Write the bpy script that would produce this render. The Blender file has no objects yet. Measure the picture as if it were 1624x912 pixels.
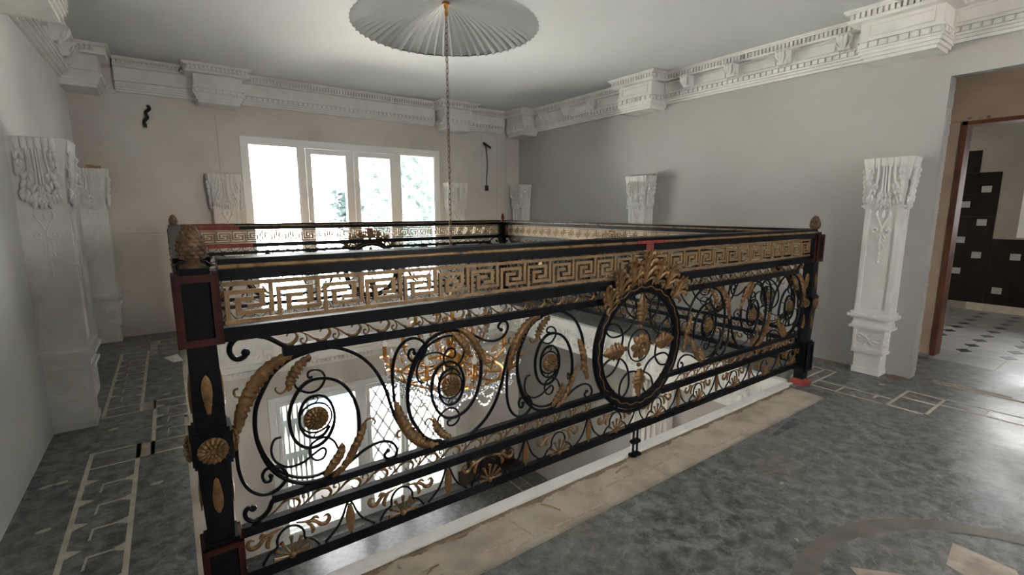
import bpy, bmesh, math, random
from mathutils import Vector, Matrix
random.seed(7)
scene = bpy.context.scene
C = scene.collection
PI = math.pi

# ------------------------------------------------------------------ camera
cam_d = bpy.data.cameras.new('camera')
cam_d.sensor_width = 36.0
cam_d.lens = 759.87 / 1624 * 36.0
cam_d.clip_start = 0.02
cam_d.clip_end = 400
cam = bpy.data.objects.new('camera', cam_d)
C.objects.link(cam)
yaw, pitch = 0.6198, -0.1595
f = Vector((math.sin(yaw) * math.cos(pitch), math.cos(yaw) * math.cos(pitch), math.sin(pitch)))
r = Vector((math.cos(yaw), -math.sin(yaw), 0))
u = r.cross(f)
M = Matrix(((r.x, u.x, -f.x, -0.0488), (r.y, u.y, -f.y, -1.6351), (r.z, u.z, -f.z, 1.35), (0, 0, 0, 1)))
cam.matrix_world = M
scene.camera = cam

# ------------------------------------------------------------------ world, light, exposure
world = bpy.data.worlds.new('world')
scene.world = world
world.use_nodes = True
wn = world.node_tree
wn.nodes.clear()
w_out = wn.nodes.new('ShaderNodeOutputWorld')
w_bg = wn.nodes.new('ShaderNodeBackground')
w_ramp = wn.nodes.new('ShaderNodeValToRGB')
w_tc = wn.nodes.new('ShaderNodeTexCoord')
w_sep = wn.nodes.new('ShaderNodeSeparateXYZ')
w_ramp.color_ramp.elements[0].position = 0.0
w_ramp.color_ramp.elements[0].color = (1.0, 0.985, 0.955, 1)
w_ramp.color_ramp.elements[1].position = 0.9
w_ramp.color_ramp.elements[1].color = (0.93, 0.96, 1.0, 1)
w_bg.inputs['Strength'].default_value = 5.5
wn.links.new(w_tc.outputs['Generated'], w_sep.inputs[0])
wn.links.new(w_sep.outputs['Z'], w_ramp.inputs[0])
wn.links.new(w_ramp.outputs[0], w_bg.inputs['Color'])
wn.links.new(w_bg.outputs[0], w_out.inputs[0])


def portal(name, loc, size_x, size_y, rot):
    """sky portal: guides the sampling of the daylight through an opening"""
    d = bpy.data.lights.new(name, 'AREA')
    d.shape = 'RECTANGLE'
    d.size, d.size_y = size_x, size_y
    d.cycles.is_portal = True
    o = bpy.data.objects.new(name, d)
    C.objects.link(o)
    o.location = loc
    o.rotation_euler = rot
    return o


portal('portal_upper_window', (2.0, 5.12, 1.1), 2.6, 2.2, (-PI / 2, 0, 0))
portal('portal_lower_doors', (2.1, 5.14, -2.05), 2.8, 2.2, (-PI / 2, 0, 0))
portal('portal_rear_unseen', (2.4, -4.45, 1.75), 1.3, 1.2, (PI / 2, 0, 0))  # unseen rear window, placed for light from behind the viewer
portal('portal_lower_added', (1.8, -4.45, -1.85), 0.5, 2.5, (PI / 2, 0, 0))  # made-up opening, added to brighten the lower hall
portal('portal_washroom_window', (9.15, -0.75, 1.5), 1.1, 0.8, (0, PI / 2, 0))
sun_d = bpy.data.lights.new('sun', 'SUN')
sun_d.energy = 75.0
sun_d.angle = 0.01
sun_d.color = (1.0, 0.97, 0.925)
sun = bpy.data.objects.new('sun', sun_d)
C.objects.link(sun)
sun.rotation_euler = Vector((-0.50, 0.0, -0.85)).to_track_quat('-Z', 'Y').to_euler()
scene.view_settings.view_transform = 'Standard'
scene.view_settings.look = 'None'
scene.view_settings.gamma = 1.0
scene.view_settings.use_curve_mapping = False
scene.view_settings.exposure = 1.75
scene.cycles.max_bounces = 10
scene.cycles.diffuse_bounces = 6
scene.cycles.transparent_max_bounces = 16
scene.cycles.use_denoising = True


# ------------------------------------------------------------------ materials
def mat(name, col, rough=0.6, metal=0.0, col2=None, scale=8.0, lo=0.4, hi=0.62, bump=0.0, bscale=60.0,
        detail=6.0, spec=0.5, coat=0.0):
    m = bpy.data.materials.new(name)
    m.use_nodes = True
    n = m.node_tree
    b = n.nodes['Principled BSDF']
    b.inputs['Base Color'].default_value = (*col, 1)
    b.inputs['Roughness'].default_value = rough
    b.inputs['Metallic'].default_value = metal
    b.inputs['Specular IOR Level'].default_value = spec
    b.inputs['Coat Weight'].default_value = coat
    tc = n.nodes.new('ShaderNodeTexCoord')
    if col2:
        t = n.nodes.new('ShaderNodeTexNoise')
        t.inputs['Scale'].default_value = scale
        t.inputs['Detail'].default_value = detail
        rp = n.nodes.new('ShaderNodeValToRGB')
        rp.color_ramp.elements[0].position = lo
        rp.color_ramp.elements[1].position = hi
        rp.color_ramp.elements[0].color = (*col, 1)
        rp.color_ramp.elements[1].color = (*col2, 1)
        n.links.new(tc.outputs['Object'], t.inputs['Vector'])
        n.links.new(t.outputs['Fac'], rp.inputs[0])
        n.links.new(rp.outputs[0], b.inputs['Base Color'])
    if bump:
        t2 = n.nodes.new('ShaderNodeTexNoise')
        t2.inputs['Scale'].default_value = bscale
        t2.inputs['Detail'].default_value = 4
        bp = n.nodes.new('ShaderNodeBump')
        bp.inputs['Strength'].default_value = bump
        bp.inputs['Distance'].default_value = 0.01
        n.links.new(tc.outputs['Object'], t2.inputs['Vector'])
        n.links.new(t2.outputs['Fac'], bp.inputs['Height'])
        n.links.new(bp.outputs[0], b.inputs['Normal'])
    return m


def marble(name, base, dark, vein, scale=2.2, rough=0.3):
    m = bpy.data.materials.new(name)
    m.use_nodes = True
    n = m.node_tree
    L = n.links.new
    b = n.nodes['Principled BSDF']
    tc = n.nodes.new('ShaderNodeTexCoord')
    big = n.nodes.new('ShaderNodeTexNoise')
    big.inputs['Scale'].default_value = scale * 6
    big.inputs['Detail'].default_value = 9
    big.inputs['Roughness'].default_value = 0.74
    big.inputs['Distortion'].default_value = 0.25
    r1 = n.nodes.new('ShaderNodeValToRGB')
    r1.color_ramp.elements[0].position = 0.40
    r1.color_ramp.elements[0].color = (*dark, 1)
    r1.color_ramp.elements[1].position = 0.64
    r1.color_ramp.elements[1].color = (*base, 1)
    v = n.nodes.new('ShaderNodeTexNoise')
    v.inputs['Scale'].default_value = scale * 1.3
    v.inputs['Detail'].default_value = 5
    v.inputs['Distortion'].default_value = 0.5
    sub = n.nodes.new('ShaderNodeMath')
    sub.operation = 'SUBTRACT'
    sub.inputs[1].default_value = 0.5
    ab = n.nodes.new('ShaderNodeMath')
    ab.operation = 'ABSOLUTE'
    r2 = n.nodes.new('ShaderNodeValToRGB')
    r2.color_ramp.elements[0].position = 0.0
    r2.color_ramp.elements[0].color = (0.30, 0.30, 0.30, 1)
    r2.color_ramp.elements[1].position = 0.010
    r2.color_ramp.elements[1].color = (0, 0, 0, 1)
    mx = n.nodes.new('ShaderNodeMixRGB')
    mx.inputs[2].default_value = (*vein, 1)
    dust = n.nodes.new('ShaderNodeTexNoise')
    dust.inputs['Scale'].default_value = 1.1
    dust.inputs['Detail'].default_value = 6
    r3 = n.nodes.new('ShaderNodeValToRGB')
    r3.color_ramp.elements[0].position = 0.42
    r3.color_ramp.elements[0].color = (0, 0, 0, 1)
    r3.color_ramp.elements[1].position = 0.75
    r3.color_ramp.elements[1].color = (0.5, 0.5, 0.5, 1)
    mx2 = n.nodes.new('ShaderNodeMixRGB')
    mx2.inputs[2].default_value = (0.22, 0.20, 0.17, 1)
    rr = n.nodes.new('ShaderNodeMapRange')
    rr.inputs['To Min'].default_value = rough
    rr.inputs['To Max'].default_value = rough + 0.45
    for t in (big, v, dust):
        L(tc.outputs['Object'], t.inputs['Vector'])
    L(big.outputs['Fac'], r1.inputs[0])
    L(v.outputs['Fac'], sub.inputs[0])
    L(sub.outputs[0], ab.inputs[0])
    L(ab.outputs[0], r2.inputs[0])
    L(r2.outputs[0], mx.inputs[0])
    L(r1.outputs[0], mx.inputs[1])
    L(dust.outputs['Fac'], r3.inputs[0])
    L(r3.outputs[0], mx2.inputs[0])
    L(mx.outputs[0], mx2.inputs[1])
    L(mx2.outputs[0], b.inputs['Base Color'])
    L(r3.outputs[0], rr.inputs[0])
    L(rr.outputs[0], b.inputs['Roughness'])
    return m


def glass(name, dirt=0.15, tint=(1, 1, 1), dcol=(0.75, 0.82, 0.82), scale=6.0, lo=0.4, hi=0.7):
    """thin pane: clear with a film of dust and smears lit by the daylight"""
    m = bpy.data.materials.new(name)
    m.use_nodes = True
    n = m.node_tree
    n.nodes.clear()
    L = n.links.new
    out = n.nodes.new('ShaderNodeOutputMaterial')
    tr = n.nodes.new('ShaderNodeBsdfTransparent')
    tr.inputs[0].default_value = (*tint, 1)
    gl = n.nodes.new('ShaderNodeBsdfGlossy')
    gl.inputs['Roughness'].default_value = 0.03
    fr = n.nodes.new('ShaderNodeFresnel')
    tl = n.nodes.new('ShaderNodeBsdfTranslucent')
    tl.inputs[0].default_value = (*dcol, 1)
    m1 = n.nodes.new('ShaderNodeMixShader')
    m2 = n.nodes.new('ShaderNodeMixShader')
    tc = n.nodes.new('ShaderNodeTexCoord')
    t = n.nodes.new('ShaderNodeTexNoise')
    t.inputs['Scale'].default_value = scale
    t.inputs['Detail'].default_value = 7
    rp = n.nodes.new('ShaderNodeMapRange')
    rp.inputs['From Min'].default_value = lo
    rp.inputs['From Max'].default_value = hi
    rp.inputs['To Min'].default_value = dirt * 0.5
    rp.inputs['To Max'].default_value = dirt * 1.5
    L(tc.outputs['Object'], t.inputs['Vector'])
    L(t.outputs['Fac'], rp.inputs['Value'])
    L(rp.outputs[0], m1.inputs[0])
    L(tr.outputs[0], m1.inputs[1])
    L(tl.outputs[0], m1.inputs[2])
    L(fr.outputs[0], m2.inputs[0])
    L(m1.outputs[0], m2.inputs[1])
    L(gl.outputs[0], m2.inputs[2])
    L(m2.outputs[0], out.inputs[0])
    return m


IRON = mat('black_iron', (0.004, 0.0045, 0.007), 0.42, 0.0, (0.007, 0.007, 0.009), 30, spec=0.14)
GOLD = mat('bronze_gold_paint', (0.215, 0.115, 0.040), 0.42, 0.35, (0.085, 0.042, 0.015), 28, 0.42, 0.72, 0.25, 90)
GOLDK = mat('dull_gold_key', (0.285, 0.178, 0.085), 0.45, 0.3, (0.185, 0.105, 0.047), 18, 0.45, 0.7, 0.15, 90)
GOLDW = mat('worn_gold_moulding', (0.24, 0.145, 0.06), 0.45, 0.3, (0.03, 0.02, 0.015), 22, 0.5, 0.68, 0.3, 60)
RED = mat('red_primer', (0.070, 0.012, 0.008), 0.55, 0.0, (0.035, 0.008, 0.006), 14, spec=0.25)
REDB = mat('bright_red_primer', (0.28, 0.035, 0.025), 0.6, 0.0, (0.18, 0.025, 0.02), 25)
BROWN = mat('bronze_finial', (0.20, 0.115, 0.055), 0.5, 0.15, (0.10, 0.055, 0.028), 40, bump=0.3)
TAN = mat('pale_tan_finial', (0.30, 0.19, 0.09), 0.6, 0.0, (0.2, 0.11, 0.05), 40)
WALL = mat('plaster_wall', (0.45, 0.437, 0.42), 0.85, 0, (0.405, 0.388, 0.37), 0.9, 0.35, 0.7, 0.03, 140)  # same plaster as the back wall, darkened to offset strong light here
WALLB = mat('plaster_wall_rough', (0.68, 0.64, 0.595), 0.88, 0, (0.56, 0.515, 0.475), 1.1, 0.4, 0.68, 0.06, 60)  # same plaster, lightened to stand in for light missing on the back wall
WALLG = mat('plaster_wall_cool', (0.72, 0.725, 0.70), 0.85, 0, (0.66, 0.665, 0.645), 0.8, 0.35, 0.7, 0.03, 140)  # plaster lightened to stand in for light missing on the left wall
CEIL = mat('ceiling_paint', (0.57, 0.585, 0.577), 0.9, 0, (0.545, 0.56, 0.55), 0.7)
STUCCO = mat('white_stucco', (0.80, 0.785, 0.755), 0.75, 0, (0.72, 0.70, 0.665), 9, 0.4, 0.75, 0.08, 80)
STUCCO_SHADE = mat('shaded_stucco', (0.66, 0.645, 0.62), 0.75, 0, (0.58, 0.565, 0.54), 9, 0.4, 0.75, 0.08, 80)  # white stucco with the left pilaster's shade put into its colour
WHITE = mat('white_upvc', (0.84, 0.85, 0.84), 0.4)
MARBLE = marble('grey_marble', (0.25, 0.262, 0.26), (0.042, 0.048, 0.050), (0.46, 0.46, 0.43))
MARBLEL = marble('lower_marble', (0.20, 0.215, 0.22), (0.05, 0.055, 0.06), (0.30, 0.32, 0.32))
INLAY = mat('beige_inlay', (0.60, 0.545, 0.455), 0.6, 0, (0.48, 0.43, 0.355), 14)
INLAYD = mat('taupe_inlay', (0.17, 0.15, 0.125), 0.45, 0, (0.13, 0.115, 0.10), 9)
PINK = mat('pinkish_inlay', (0.48, 0.41, 0.35), 0.5, 0, (0.30, 0.25, 0.21), 10)
CONC = mat('dusty_screed', (0.50, 0.44, 0.37), 0.95, 0, (0.34, 0.285, 0.23), 7, 0.42, 0.72, 0.5, 45, 9)
CRUMB = mat('plaster_crumb', (0.52, 0.46, 0.39), 0.95, 0, (0.36, 0.30, 0.24), 40)
DUST = mat('earth_dirt', (0.23, 0.165, 0.115), 0.95, 0, (0.26, 0.19, 0.13), 20, bump=0.5)
BRICK = mat('raw_brown_render', (0.60, 0.455, 0.345), 0.95, 0, (0.48, 0.355, 0.26), 3, bump=0.2)
WOODR = mat('red_brown_wood', (0.21, 0.070, 0.034), 0.6, 0, (0.11, 0.038, 0.020), 6)
WOODL = mat('light_wood', (0.42, 0.26, 0.12), 0.7, 0, (0.33, 0.19, 0.08), 9)
TILEB = mat('dark_brown_tile', (0.010, 0.006, 0.005), 0.55, 0, (0.018, 0.010, 0.008), 5, spec=0.12)
TILEW = mat('white_tile', (0.40, 0.40, 0.39), 0.4, 0, (0.30, 0.30, 0.29), 2)
TILEK = mat('black_tile', (0.010, 0.010, 0.011), 0.3)
BRASS = mat('bright_brass', (0.62, 0.30, 0.08), 0.28, 0.85, (0.45, 0.20, 0.05), 30)
CHAINM = mat('aged_brass_chain', (0.25, 0.165, 0.085), 0.4, 0.5, (0.15, 0.10, 0.06), 30)
CABLE = mat('black_cable', (0.012, 0.011, 0.010), 0.5)
SHEET = mat('grey_metal_sheet', (0.16, 0.16, 0.15), 0.5, 0.4)
BULB = mat('frosted_bulb', (0.85, 0.85, 0.83), 0.3)
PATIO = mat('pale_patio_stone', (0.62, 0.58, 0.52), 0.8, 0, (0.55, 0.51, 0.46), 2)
WATER = mat('pool_water', (0.0025, 0.017, 0.034), 0.5, 0, (0.004, 0.022, 0.04), 2, spec=0.2)
SHUT = mat('pale_green_shutter', (0.07, 0.088, 0.082), 0.7)
GALV = mat('galvanised_lattice', (0.13, 0.135, 0.137), 0.7, spec=0.1)
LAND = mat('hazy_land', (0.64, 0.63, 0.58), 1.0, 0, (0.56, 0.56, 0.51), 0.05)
PATIOD = mat('darkened_terrace_tiles', (0.060, 0.054, 0.049), 0.9, 0, (0.045, 0.041, 0.037), 2, spec=0.1)  # near terrace darkened to cut its glare and the light it bounces
WALLW = mat('washroom_plaster', (0.36, 0.34, 0.295), 0.9, 0, (0.31, 0.29, 0.25), 1.5)
JOINT = mat('plaster_joint', (0.44, 0.415, 0.385), 0.95)
LEAFM = mat('hazy_blue_green_leaves', (0.016, 0.030, 0.031), 0.9, 0, (0.024, 0.042, 0.042), 2, spec=0.05)
BARK = mat('bark', (0.12, 0.09, 0.07), 0.9)
PLASTIC = glass('plastic_wrap', 0.35, (0.95, 0.95, 0.95), (0.9, 0.9, 0.9), 14)
CRYSTAL = mat('crystal', (0.9, 0.92, 0.95), 0.05, 0.0, spec=1.0)
CRYSTAL.node_tree.nodes['Principled BSDF'].inputs['Transmission Weight'].default_value = 0.75
PANE = glass('window_pane_clear', 0.010)
PANED = glass('window_pane_dirty', 0.045, (0.97, 1, 1), (0.72, 0.85, 0.85), 9, 0.35, 0.65)


# ------------------------------------------------------------------ mesh helpers
def cr(pts, k=4, closed=False):
    """Catmull-Rom through points, k steps per span"""
    P = [Vector(p) for p in pts]
    n = len(P)
    out = []
    rng = range(n) if closed else range(n - 1)
    for i in rng:
        if closed:
            a, b, c, d = P[i - 1], P[i], P[(i + 1) % n], P[(i + 2) % n]
        else:
            a = P[i - 1] if i > 0 else P[0] * 2 - P[1]
            b, c = P[i], P[i + 1]
            d = P[i + 2] if i + 2 < n else P[-1] * 2 - P[-2]
        for j in range(k):
            t = j / k
            out.append(0.5 * ((2 * b) + (c - a) * t + (2 * a - 5 * b + 4 * c - d) * t * t + (3 * b - a - 3 * c + d) * t ** 3))
    if not closed:
        out.append(P[-1])
    return out


def xz(pts, y=0.0):
    return [(p[0], y, p[1]) for p in pts]


class MB:
    def __init__(self):
        self.v = []
        self.f = []
        self.smooth = False

    def add(self, vs, fs):
        o = len(self.v)
        self.v += [tuple(v) for v in vs]
        self.f += [tuple(i + o for i in f_) for f_ in fs]
        return self

    def box(self, x0, x1, y0, y1, z0, z1):
        vs = [(x, y, z) for z in (z0, z1) for y in (y0, y1) for x in (x0, x1)]
        return self.add(vs, [(0, 2, 3, 1), (4, 5, 7, 6), (0, 1, 5, 4), (2, 6, 7, 3), (0, 4, 6, 2), (1, 3, 7, 5)])

    def frustum(self, cx, cy, z0, z1, ax, ay, bx, by):
        vs = [(cx + sx * ax, cy + sy * ay, z0) for sx, sy in ((-1, -1), (1, -1), (1, 1), (-1, 1))]
        vs += [(cx + sx * bx, cy + sy * by, z1) for sx, sy in ((-1, -1), (1, -1), (1, 1), (-1, 1))]
        return self.add(vs, [(3, 2, 1, 0), (4, 5, 6, 7)] + [(i, (i + 1) % 4, (i + 1) % 4 + 4, i + 4) for i in range(4)])

    def tube(self, path, w, t=None, n=6, N=(0, -1, 0), closed=False):
        """elliptic tube: w half width in the plane, t half thickness along N; numbers or functions of 0..1"""
        P = [Vector(p) for p in path]
        m = len(P)
        N = Vector(N)
        vs = []
        for i, p in enumerate(P):
            if closed:
                T = P[(i + 1) % m] - P[i - 1]
            else:
                T = P[min(i + 1, m - 1)] - P[max(i - 1, 0)]
            if T.length < 1e-9:
                T = Vector((1, 0, 0))
            T.normalize()
            B = T.cross(N)
            if B.length < 1e-4:
                B = T.cross(Vector((1, 0, 0)))
            B.normalize()
            Nn = B.cross(T)
            s = i / max(1, m - 1)
            ww = w(s) if callable(w) else w
            tt = ww if t is None else (t(s) if callable(t) else t)
            for k in range(n):
                a = 2 * PI * (k + 0.5) / n
                vs.append(p + B * (ww * math.cos(a)) + Nn * (tt * math.sin(a)))
        fs = []
        for i in range(m if closed else m - 1):
            j = (i + 1) % m
            for k in range(n):
                fs.append((i * n + k, i * n + (k + 1) % n, j * n + (k + 1) % n, j * n + k))
        if not closed:
            fs.append(tuple(range(n))[::-1])
            fs.append(tuple((m - 1) * n + k for k in range(n)))
        self.smooth = True
        return self.add(vs, fs)

    def lathe(self, prof, n=16, c=(0, 0, 0), rot=None):
        """profile of (radius, height) around z"""
        vs = []
        for rr, z in prof:
            for k in range(n):
                a = 2 * PI * k / n
                p = Vector((rr * math.cos(a), rr * math.sin(a), z))
                if rot:
                    p = rot @ p
                vs.append(p + Vector(c))
        fs = []
        for i in range(len(prof) - 1):
            for k in range(n):
                fs.append((i * n + k, i * n + (k + 1) % n, (i + 1) * n + (k + 1) % n, (i + 1) * n + k))
        fs.append(tuple(range(n))[::-1])
        fs.append(tuple((len(prof) - 1) * n + k for k in range(n)))
        self.smooth = True
        return self.add(vs, fs)

    def prism(self, poly, y0, y1, plane='xz'):
        n = len(poly)
        if plane == 'xz':
            vs = [(p[0], y0, p[1]) for p in poly] + [(p[0], y1, p[1]) for p in poly]
        elif plane == 'xy':
            vs = [(p[0], p[1], y0) for p in poly] + [(p[0], p[1], y1) for p in poly]
        else:
            vs = [(y0, p[0], p[1]) for p in poly] + [(y1, p[0], p[1]) for p in poly]
        return self.add(vs, [tuple(range(n)), tuple(range(2 * n - 1, n - 1, -1))] +
                        [(i, i + n, (i + 1) % n + n, (i + 1) % n) for i in range(n)])

    def leaf(self, path, wl, wr, lobes=8, rib=0.003, bulge=0.008, th=0.003, y=0.0, taper=0.55):
        """acanthus strip along a path in the xz plane: lobed edges, ribs and body"""
        P = cr(xz(path, y), 6)
        m = len(P)
        S = 6
        fr, bk = [], []
        for i, p in enumerate(P):
            T = (P[min(i + 1, m - 1)] - P[max(i - 1, 0)]).normalized()
            B = Vector((-T.z, 0, T.x))
            s = i / (m - 1)
            env = max(0.06, math.sin(PI * min(1, max(0, 0.06 + 0.94 * s))) ** taper)
            ser = 0.70 + 0.30 * abs(math.sin(PI * lobes * s))
            for k in range(S + 1):
                a = k / S * 2 - 1
                wd = (wr * ser if a > 0 else wl * (0.85 + 0.15 * abs(math.sin(PI * lobes * s + 1)))) * env
                h = bulge * (1 - a * a) * env + rib * math.sin(2 * PI * lobes * s - abs(a) * 2.2) * (0.35 + abs(a)) * env
                q = p + B * (a * wd) - Vector((0, 1, 0)) * h
                fr.append(q)
                bk.append(q + Vector((0, th, 0)))
        W = S + 1
        fs = []
        o = len(fr)
        for i in range(m - 1):
            for k in range(S):
                q = (i * W + k, i * W + k + 1, (i + 1) * W + k + 1, (i + 1) * W + k)
                fs.append(q)
                fs.append(tuple(j + o for j in reversed(q)))
            fs.append((i * W, (i + 1) * W, (i + 1) * W + o, i * W + o))
            fs.append((i * W + S, i * W + S + o, (i + 1) * W + S + o, (i + 1) * W + S))
        self.smooth = True
        return self.add(fr + bk, fs)

    def lobe(self, pts, w, t=None, n=6, k=4, y=0.0, N=(0, -1, 0), tip=0.12):
        """tear shaped lobe along points (xz pairs or xyz triples)"""
        P = [p if len(p) == 3 else (p[0], y, p[1]) for p in pts]
        fn = lambda s: w * max(tip, math.sin(PI * min(0.999, 0.08 + 0.9 * s ** 1.4)) ** 0.7)
        tt = (lambda s: (t or w * 0.5) * max(0.25, math.sin(PI * min(0.999, 0.1 + 0.85 * s))))
        return self.tube(cr(P, k), fn, tt, n, N)

    def mesh(self, name):
        me = bpy.data.meshes.new(name)
        me.from_pydata(self.v, [], self.f)
        me.update()
        bm = bmesh.new()
        bm.from_mesh(me)
        bmesh.ops.recalc_face_normals(bm, faces=bm.faces)
        bm.to_mesh(me)
        bm.free()
        if self.smooth:
            for p in me.polygons:
                p.use_smooth = True
            me.set_sharp_from_angle(angle=math.radians(42))
        return me


def obj(name, mb, m, parent=None, loc=(0, 0, 0), rot=(0, 0, 0), scale=(1, 1, 1)):
    me = mb if isinstance(mb, bpy.types.Mesh) else mb.mesh(name)
    if not me.materials and m:
        me.materials.append(m)
    o = bpy.data.objects.new(name, me)
    C.objects.link(o)
    o.location = loc
    o.rotation_euler = rot
    o.scale = scale
    if parent:
        o.parent = parent
    return o


def variant(me, m):
    c = me.copy()
    c.materials.clear()
    c.materials.append(m)
    return c


def tag(o, label=None, cat=None, group=None, kind=None):
    if label:
        o['label'] = label
    if cat:
        o['category'] = cat
    if group:
        o['group'] = group
    if kind:
        o['kind'] = kind
    return o


def empty(name, loc=(0, 0, 0), rz=0.0, parent=None):
    o = bpy.data.objects.new(name, None)
    o.empty_display_size = 0.1
    C.objects.link(o)
    o.location = loc
    o.rotation_euler = (0, 0, rz)
    if parent:
        o.parent = parent
    return o


def struct(name, mb, m, label=None):
    o = obj(name, mb, m)
    o['kind'] = 'structure'
    if label:
        o['label'] = label
    return o


# ------------------------------------------------------------------ sizes of the place
RL, RD = 3.923, 4.164          # railing rectangle
XL, XR, YB, YF = -0.73, 4.74, 4.88, -4.2
ZC, ZS, ZF = 2.86, -0.34, -3.10  # ceiling, underside of the gallery slab, lower floor
OX0, OX1, OY0, OY1 = 0.05, RL - 0.05, 0.045, RD - 0.05   # opening in the slab


# ------------------------------------------------------------------ setting: floors
fl = MB()
TH = -0.014
fl.box(XL - 0.2, OX0, YF, YB, ZS, TH).box(OX1, XR, YF, YB, ZS, TH)
fl.box(OX0, OX1, YF, OY0, ZS, TH).box(OX0, OX1, OY1, YB, ZS, TH)
fl.box(XR, 5.72, YF, 0.5, ZS, TH)
floor = struct('floor', fl, CONC, 'upper floor around the open well, dusty screed under grey marble')


def slab(name, x0, x1, y0, y1, m=MARBLE, z0=TH, z1=0.0, parent=floor):
    return obj(name, MB().box(x0, x1, y0, y1, z0, z1), m, parent)


slab('marble_slab', XL, 0.36, YF, -0.26)
slab('marble_slab', 0.3615, 2.37, YF, -0.26)
slab('marble_slab', 2.3715, 3.77, YF, -0.26)
slab('marble_slab', XL, -0.075, -0.2585, 2.10)
slab('marble_slab', XL, -0.055, 2.1015, YB)
slab('marble_slab', -0.052, 3.975, RD + 0.055, YB)
slab('marble_slab', 3.978, XR, 1.90, YB)
slab('marble_slab', 3.88, XR, 0.03, 1.8985)
slab('marble_slab', 3.79, XR, -0.2285, 0.0285)
slab('marble_slab', 3.7715, XR, YF, -0.23)
slab('marble_slab', XR + 0.003, 5.60, YF, 0.5)

# inlays in the left gallery: beige lines and key shaped pieces


def strip(x0, x1, y0, y1, m=INLAY, name='inlay_strip', par=floor):
    return obj(name, MB().box(x0, x1, y0, y1, 0.0, 0.0016), m, par)


def frame_band(x0, x1, y0, y1, w=0.020):
    strip(x0, x0 + w, y0, y1)
    strip(x1 - w, x1, y0, y1)
    strip(x0, x1, y1 - w, y1)
    strip(x0, x1, y0, y0 + w)


key_me = None


def key_cell(x0, x1, y, flip=False):
    global key_me
    if key_me is None:
        mb = MB()
        a, b = 0.0, 1.0
        poly1 = [(0.33, -0.42), (0.38, -0.42), (0.40, -0.04), (0.97, -0.02), (0.97, 0.02), (0.36, 0.02)]
        mb.prism(poly1, 0.0, 0.0016, 'xy')
        mb.prism([(1.0, -0.16), (1.0, 0.14), (0.76, 0.0)], 0.0, 0.0015, 'xy')
        mb.prism([(0.0, 0.16), (0.27, 0.30), (0.0, 0.46)], 0.0, 0.0015, 'xy')
        key_me = mb.mesh('key_inlay')
        key_me.materials.append(INLAY)
    o = obj('key_inlay', key_me, INLAY, floor, ((x0, y, 0) if not flip else (x1, y, 0)), (0, 0, 0),
            ((x1 - x0) * (-1 if flip else 1), 0.20, 1))
    return o


def dark_cell(x0, x1, y0, y1):
    strip(x0, x1, y0, y1, INLAYD, 'dark_inlay_panel')


frame_band(-0.52, -0.29, -1.6, 1.775)
frame_band(-0.244, -0.03, 1.57, 2.52)
frame_band(-0.52, -0.30, 2.335, 4.09)
frame_band(-0.24, 0.30, 4.30, 4.50)
strip(-0.31, -0.225, 1.57, 1.762, PINK, 'pinkish_inlay_square')
strip(-0.305, -0.228, 2.33, 2.52, PINK, 'pinkish_inlay_square')
strip(-0.30, -0.24, 3.88, 4.50, PINK, 'pinkish_inlay_square')
for y in (1.345, 1.135, 0.925, 0.715, 0.505, 0.295, 0.085):
    key_cell(-0.50, -0.31, y)
dark_cell(-0.455, -0.39, 1.60, 1.68)
strip(-0.50, -0.31, 1.555, 1.57)
for y in (2.72, 2.93, 3.14, 3.35, 3.56, 3.77):
    key_cell(-0.50, -0.32, y)
strip(-0.50, -0.32, 3.92, 3.935)
strip(-0.50, -0.32, 2.50, 2.515)
for y in (2.32, 2.12, 1.92):
    key_cell(-0.224, -0.05, y, False)
strip(-0.224, -0.05, 1.74, 1.755)

# inlays of the right gallery beside the far post
frame_band(3.98, 4.45, -0.07, 0.115, 0.016)
strip(3.98, 4.45, 0.015, 0.03)
strip(4.44, 4.455, 0.115, 1.4)
strip(3.95, 4.10, -0.255, -0.24)
strip(4.10, 4.118, -0.54, -0.07)
strip(3.94, 3.955, -0.54, -0.07)
frame_band(3.95, 4.41, -0.785, -0.555, 0.018)
strip(4.205, 4.235, -0.77, -0.57)
strip(4.03, 4.10, -0.468, -0.455)
strip(4.25, 4.27, -1.9, -0.785)
strip(4.41, 4.425, -1.9, -0.785)
strip(4.27, 4.41, -1.01, -0.995)
for i, (x0, x1, y0, y1) in enumerate(((4.76, 4.80, -1.9, -1.3), (4.78, 4.81, -1.25, -0.62), (4.83, 4.87, -1.05, -0.60))):
    strip(x0, x1, y0, y1, CRUMB, 'broken_edge_strip')

# mortar ridges, dirt and a dark smear
for pts in ([(0.86, -0.150), (1.0, -0.160), (1.085, -0.150)], [(0.92, -0.212), (1.10, -0.203), (1.25, -0.197), (1.36, -0.203), (1.6, -0.20)], [(1.07, -0.045), (1.085, -0.12), (1.10, -0.204)],
            [(1.5, -0.12), (1.75, -0.11), (2.0, -0.13), (2.2, -0.115)], [(0.3, -0.10), (0.55, -0.115), (0.7, -0.09)], [(2.3, -0.19), (2.7, -0.20), (3.1, -0.185)], [(0.42, -0.2), (0.6, -0.215), (0.8, -0.21)]):
    obj('mortar_ridge', MB().tube(cr([(p[0], p[1], TH + 0.001) for p in pts], 6), lambda s_: 0.004 + 0.002 * math.sin(s_ * 17), 0.003, 5, (0, 0, 1)), CRUMB, floor)
for (x0, x1, y0, y1) in ((4.66, 4.74, -0.05, 0.45), (4.70, 4.74, 0.45, 1.2), (4.60, 4.74, -0.46, -0.36)):
    pl_ = []
    for i in range(12):
        pl_.append((x0 + random.uniform(0, 0.035), y0 + (y1 - y0) * i / 11))
    pl_ += [(x1, y1), (x1, y0)]
    obj('dirt_edge', MB().prism(pl_, 0.0, 0.004, 'xy'), DUST, floor)
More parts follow.
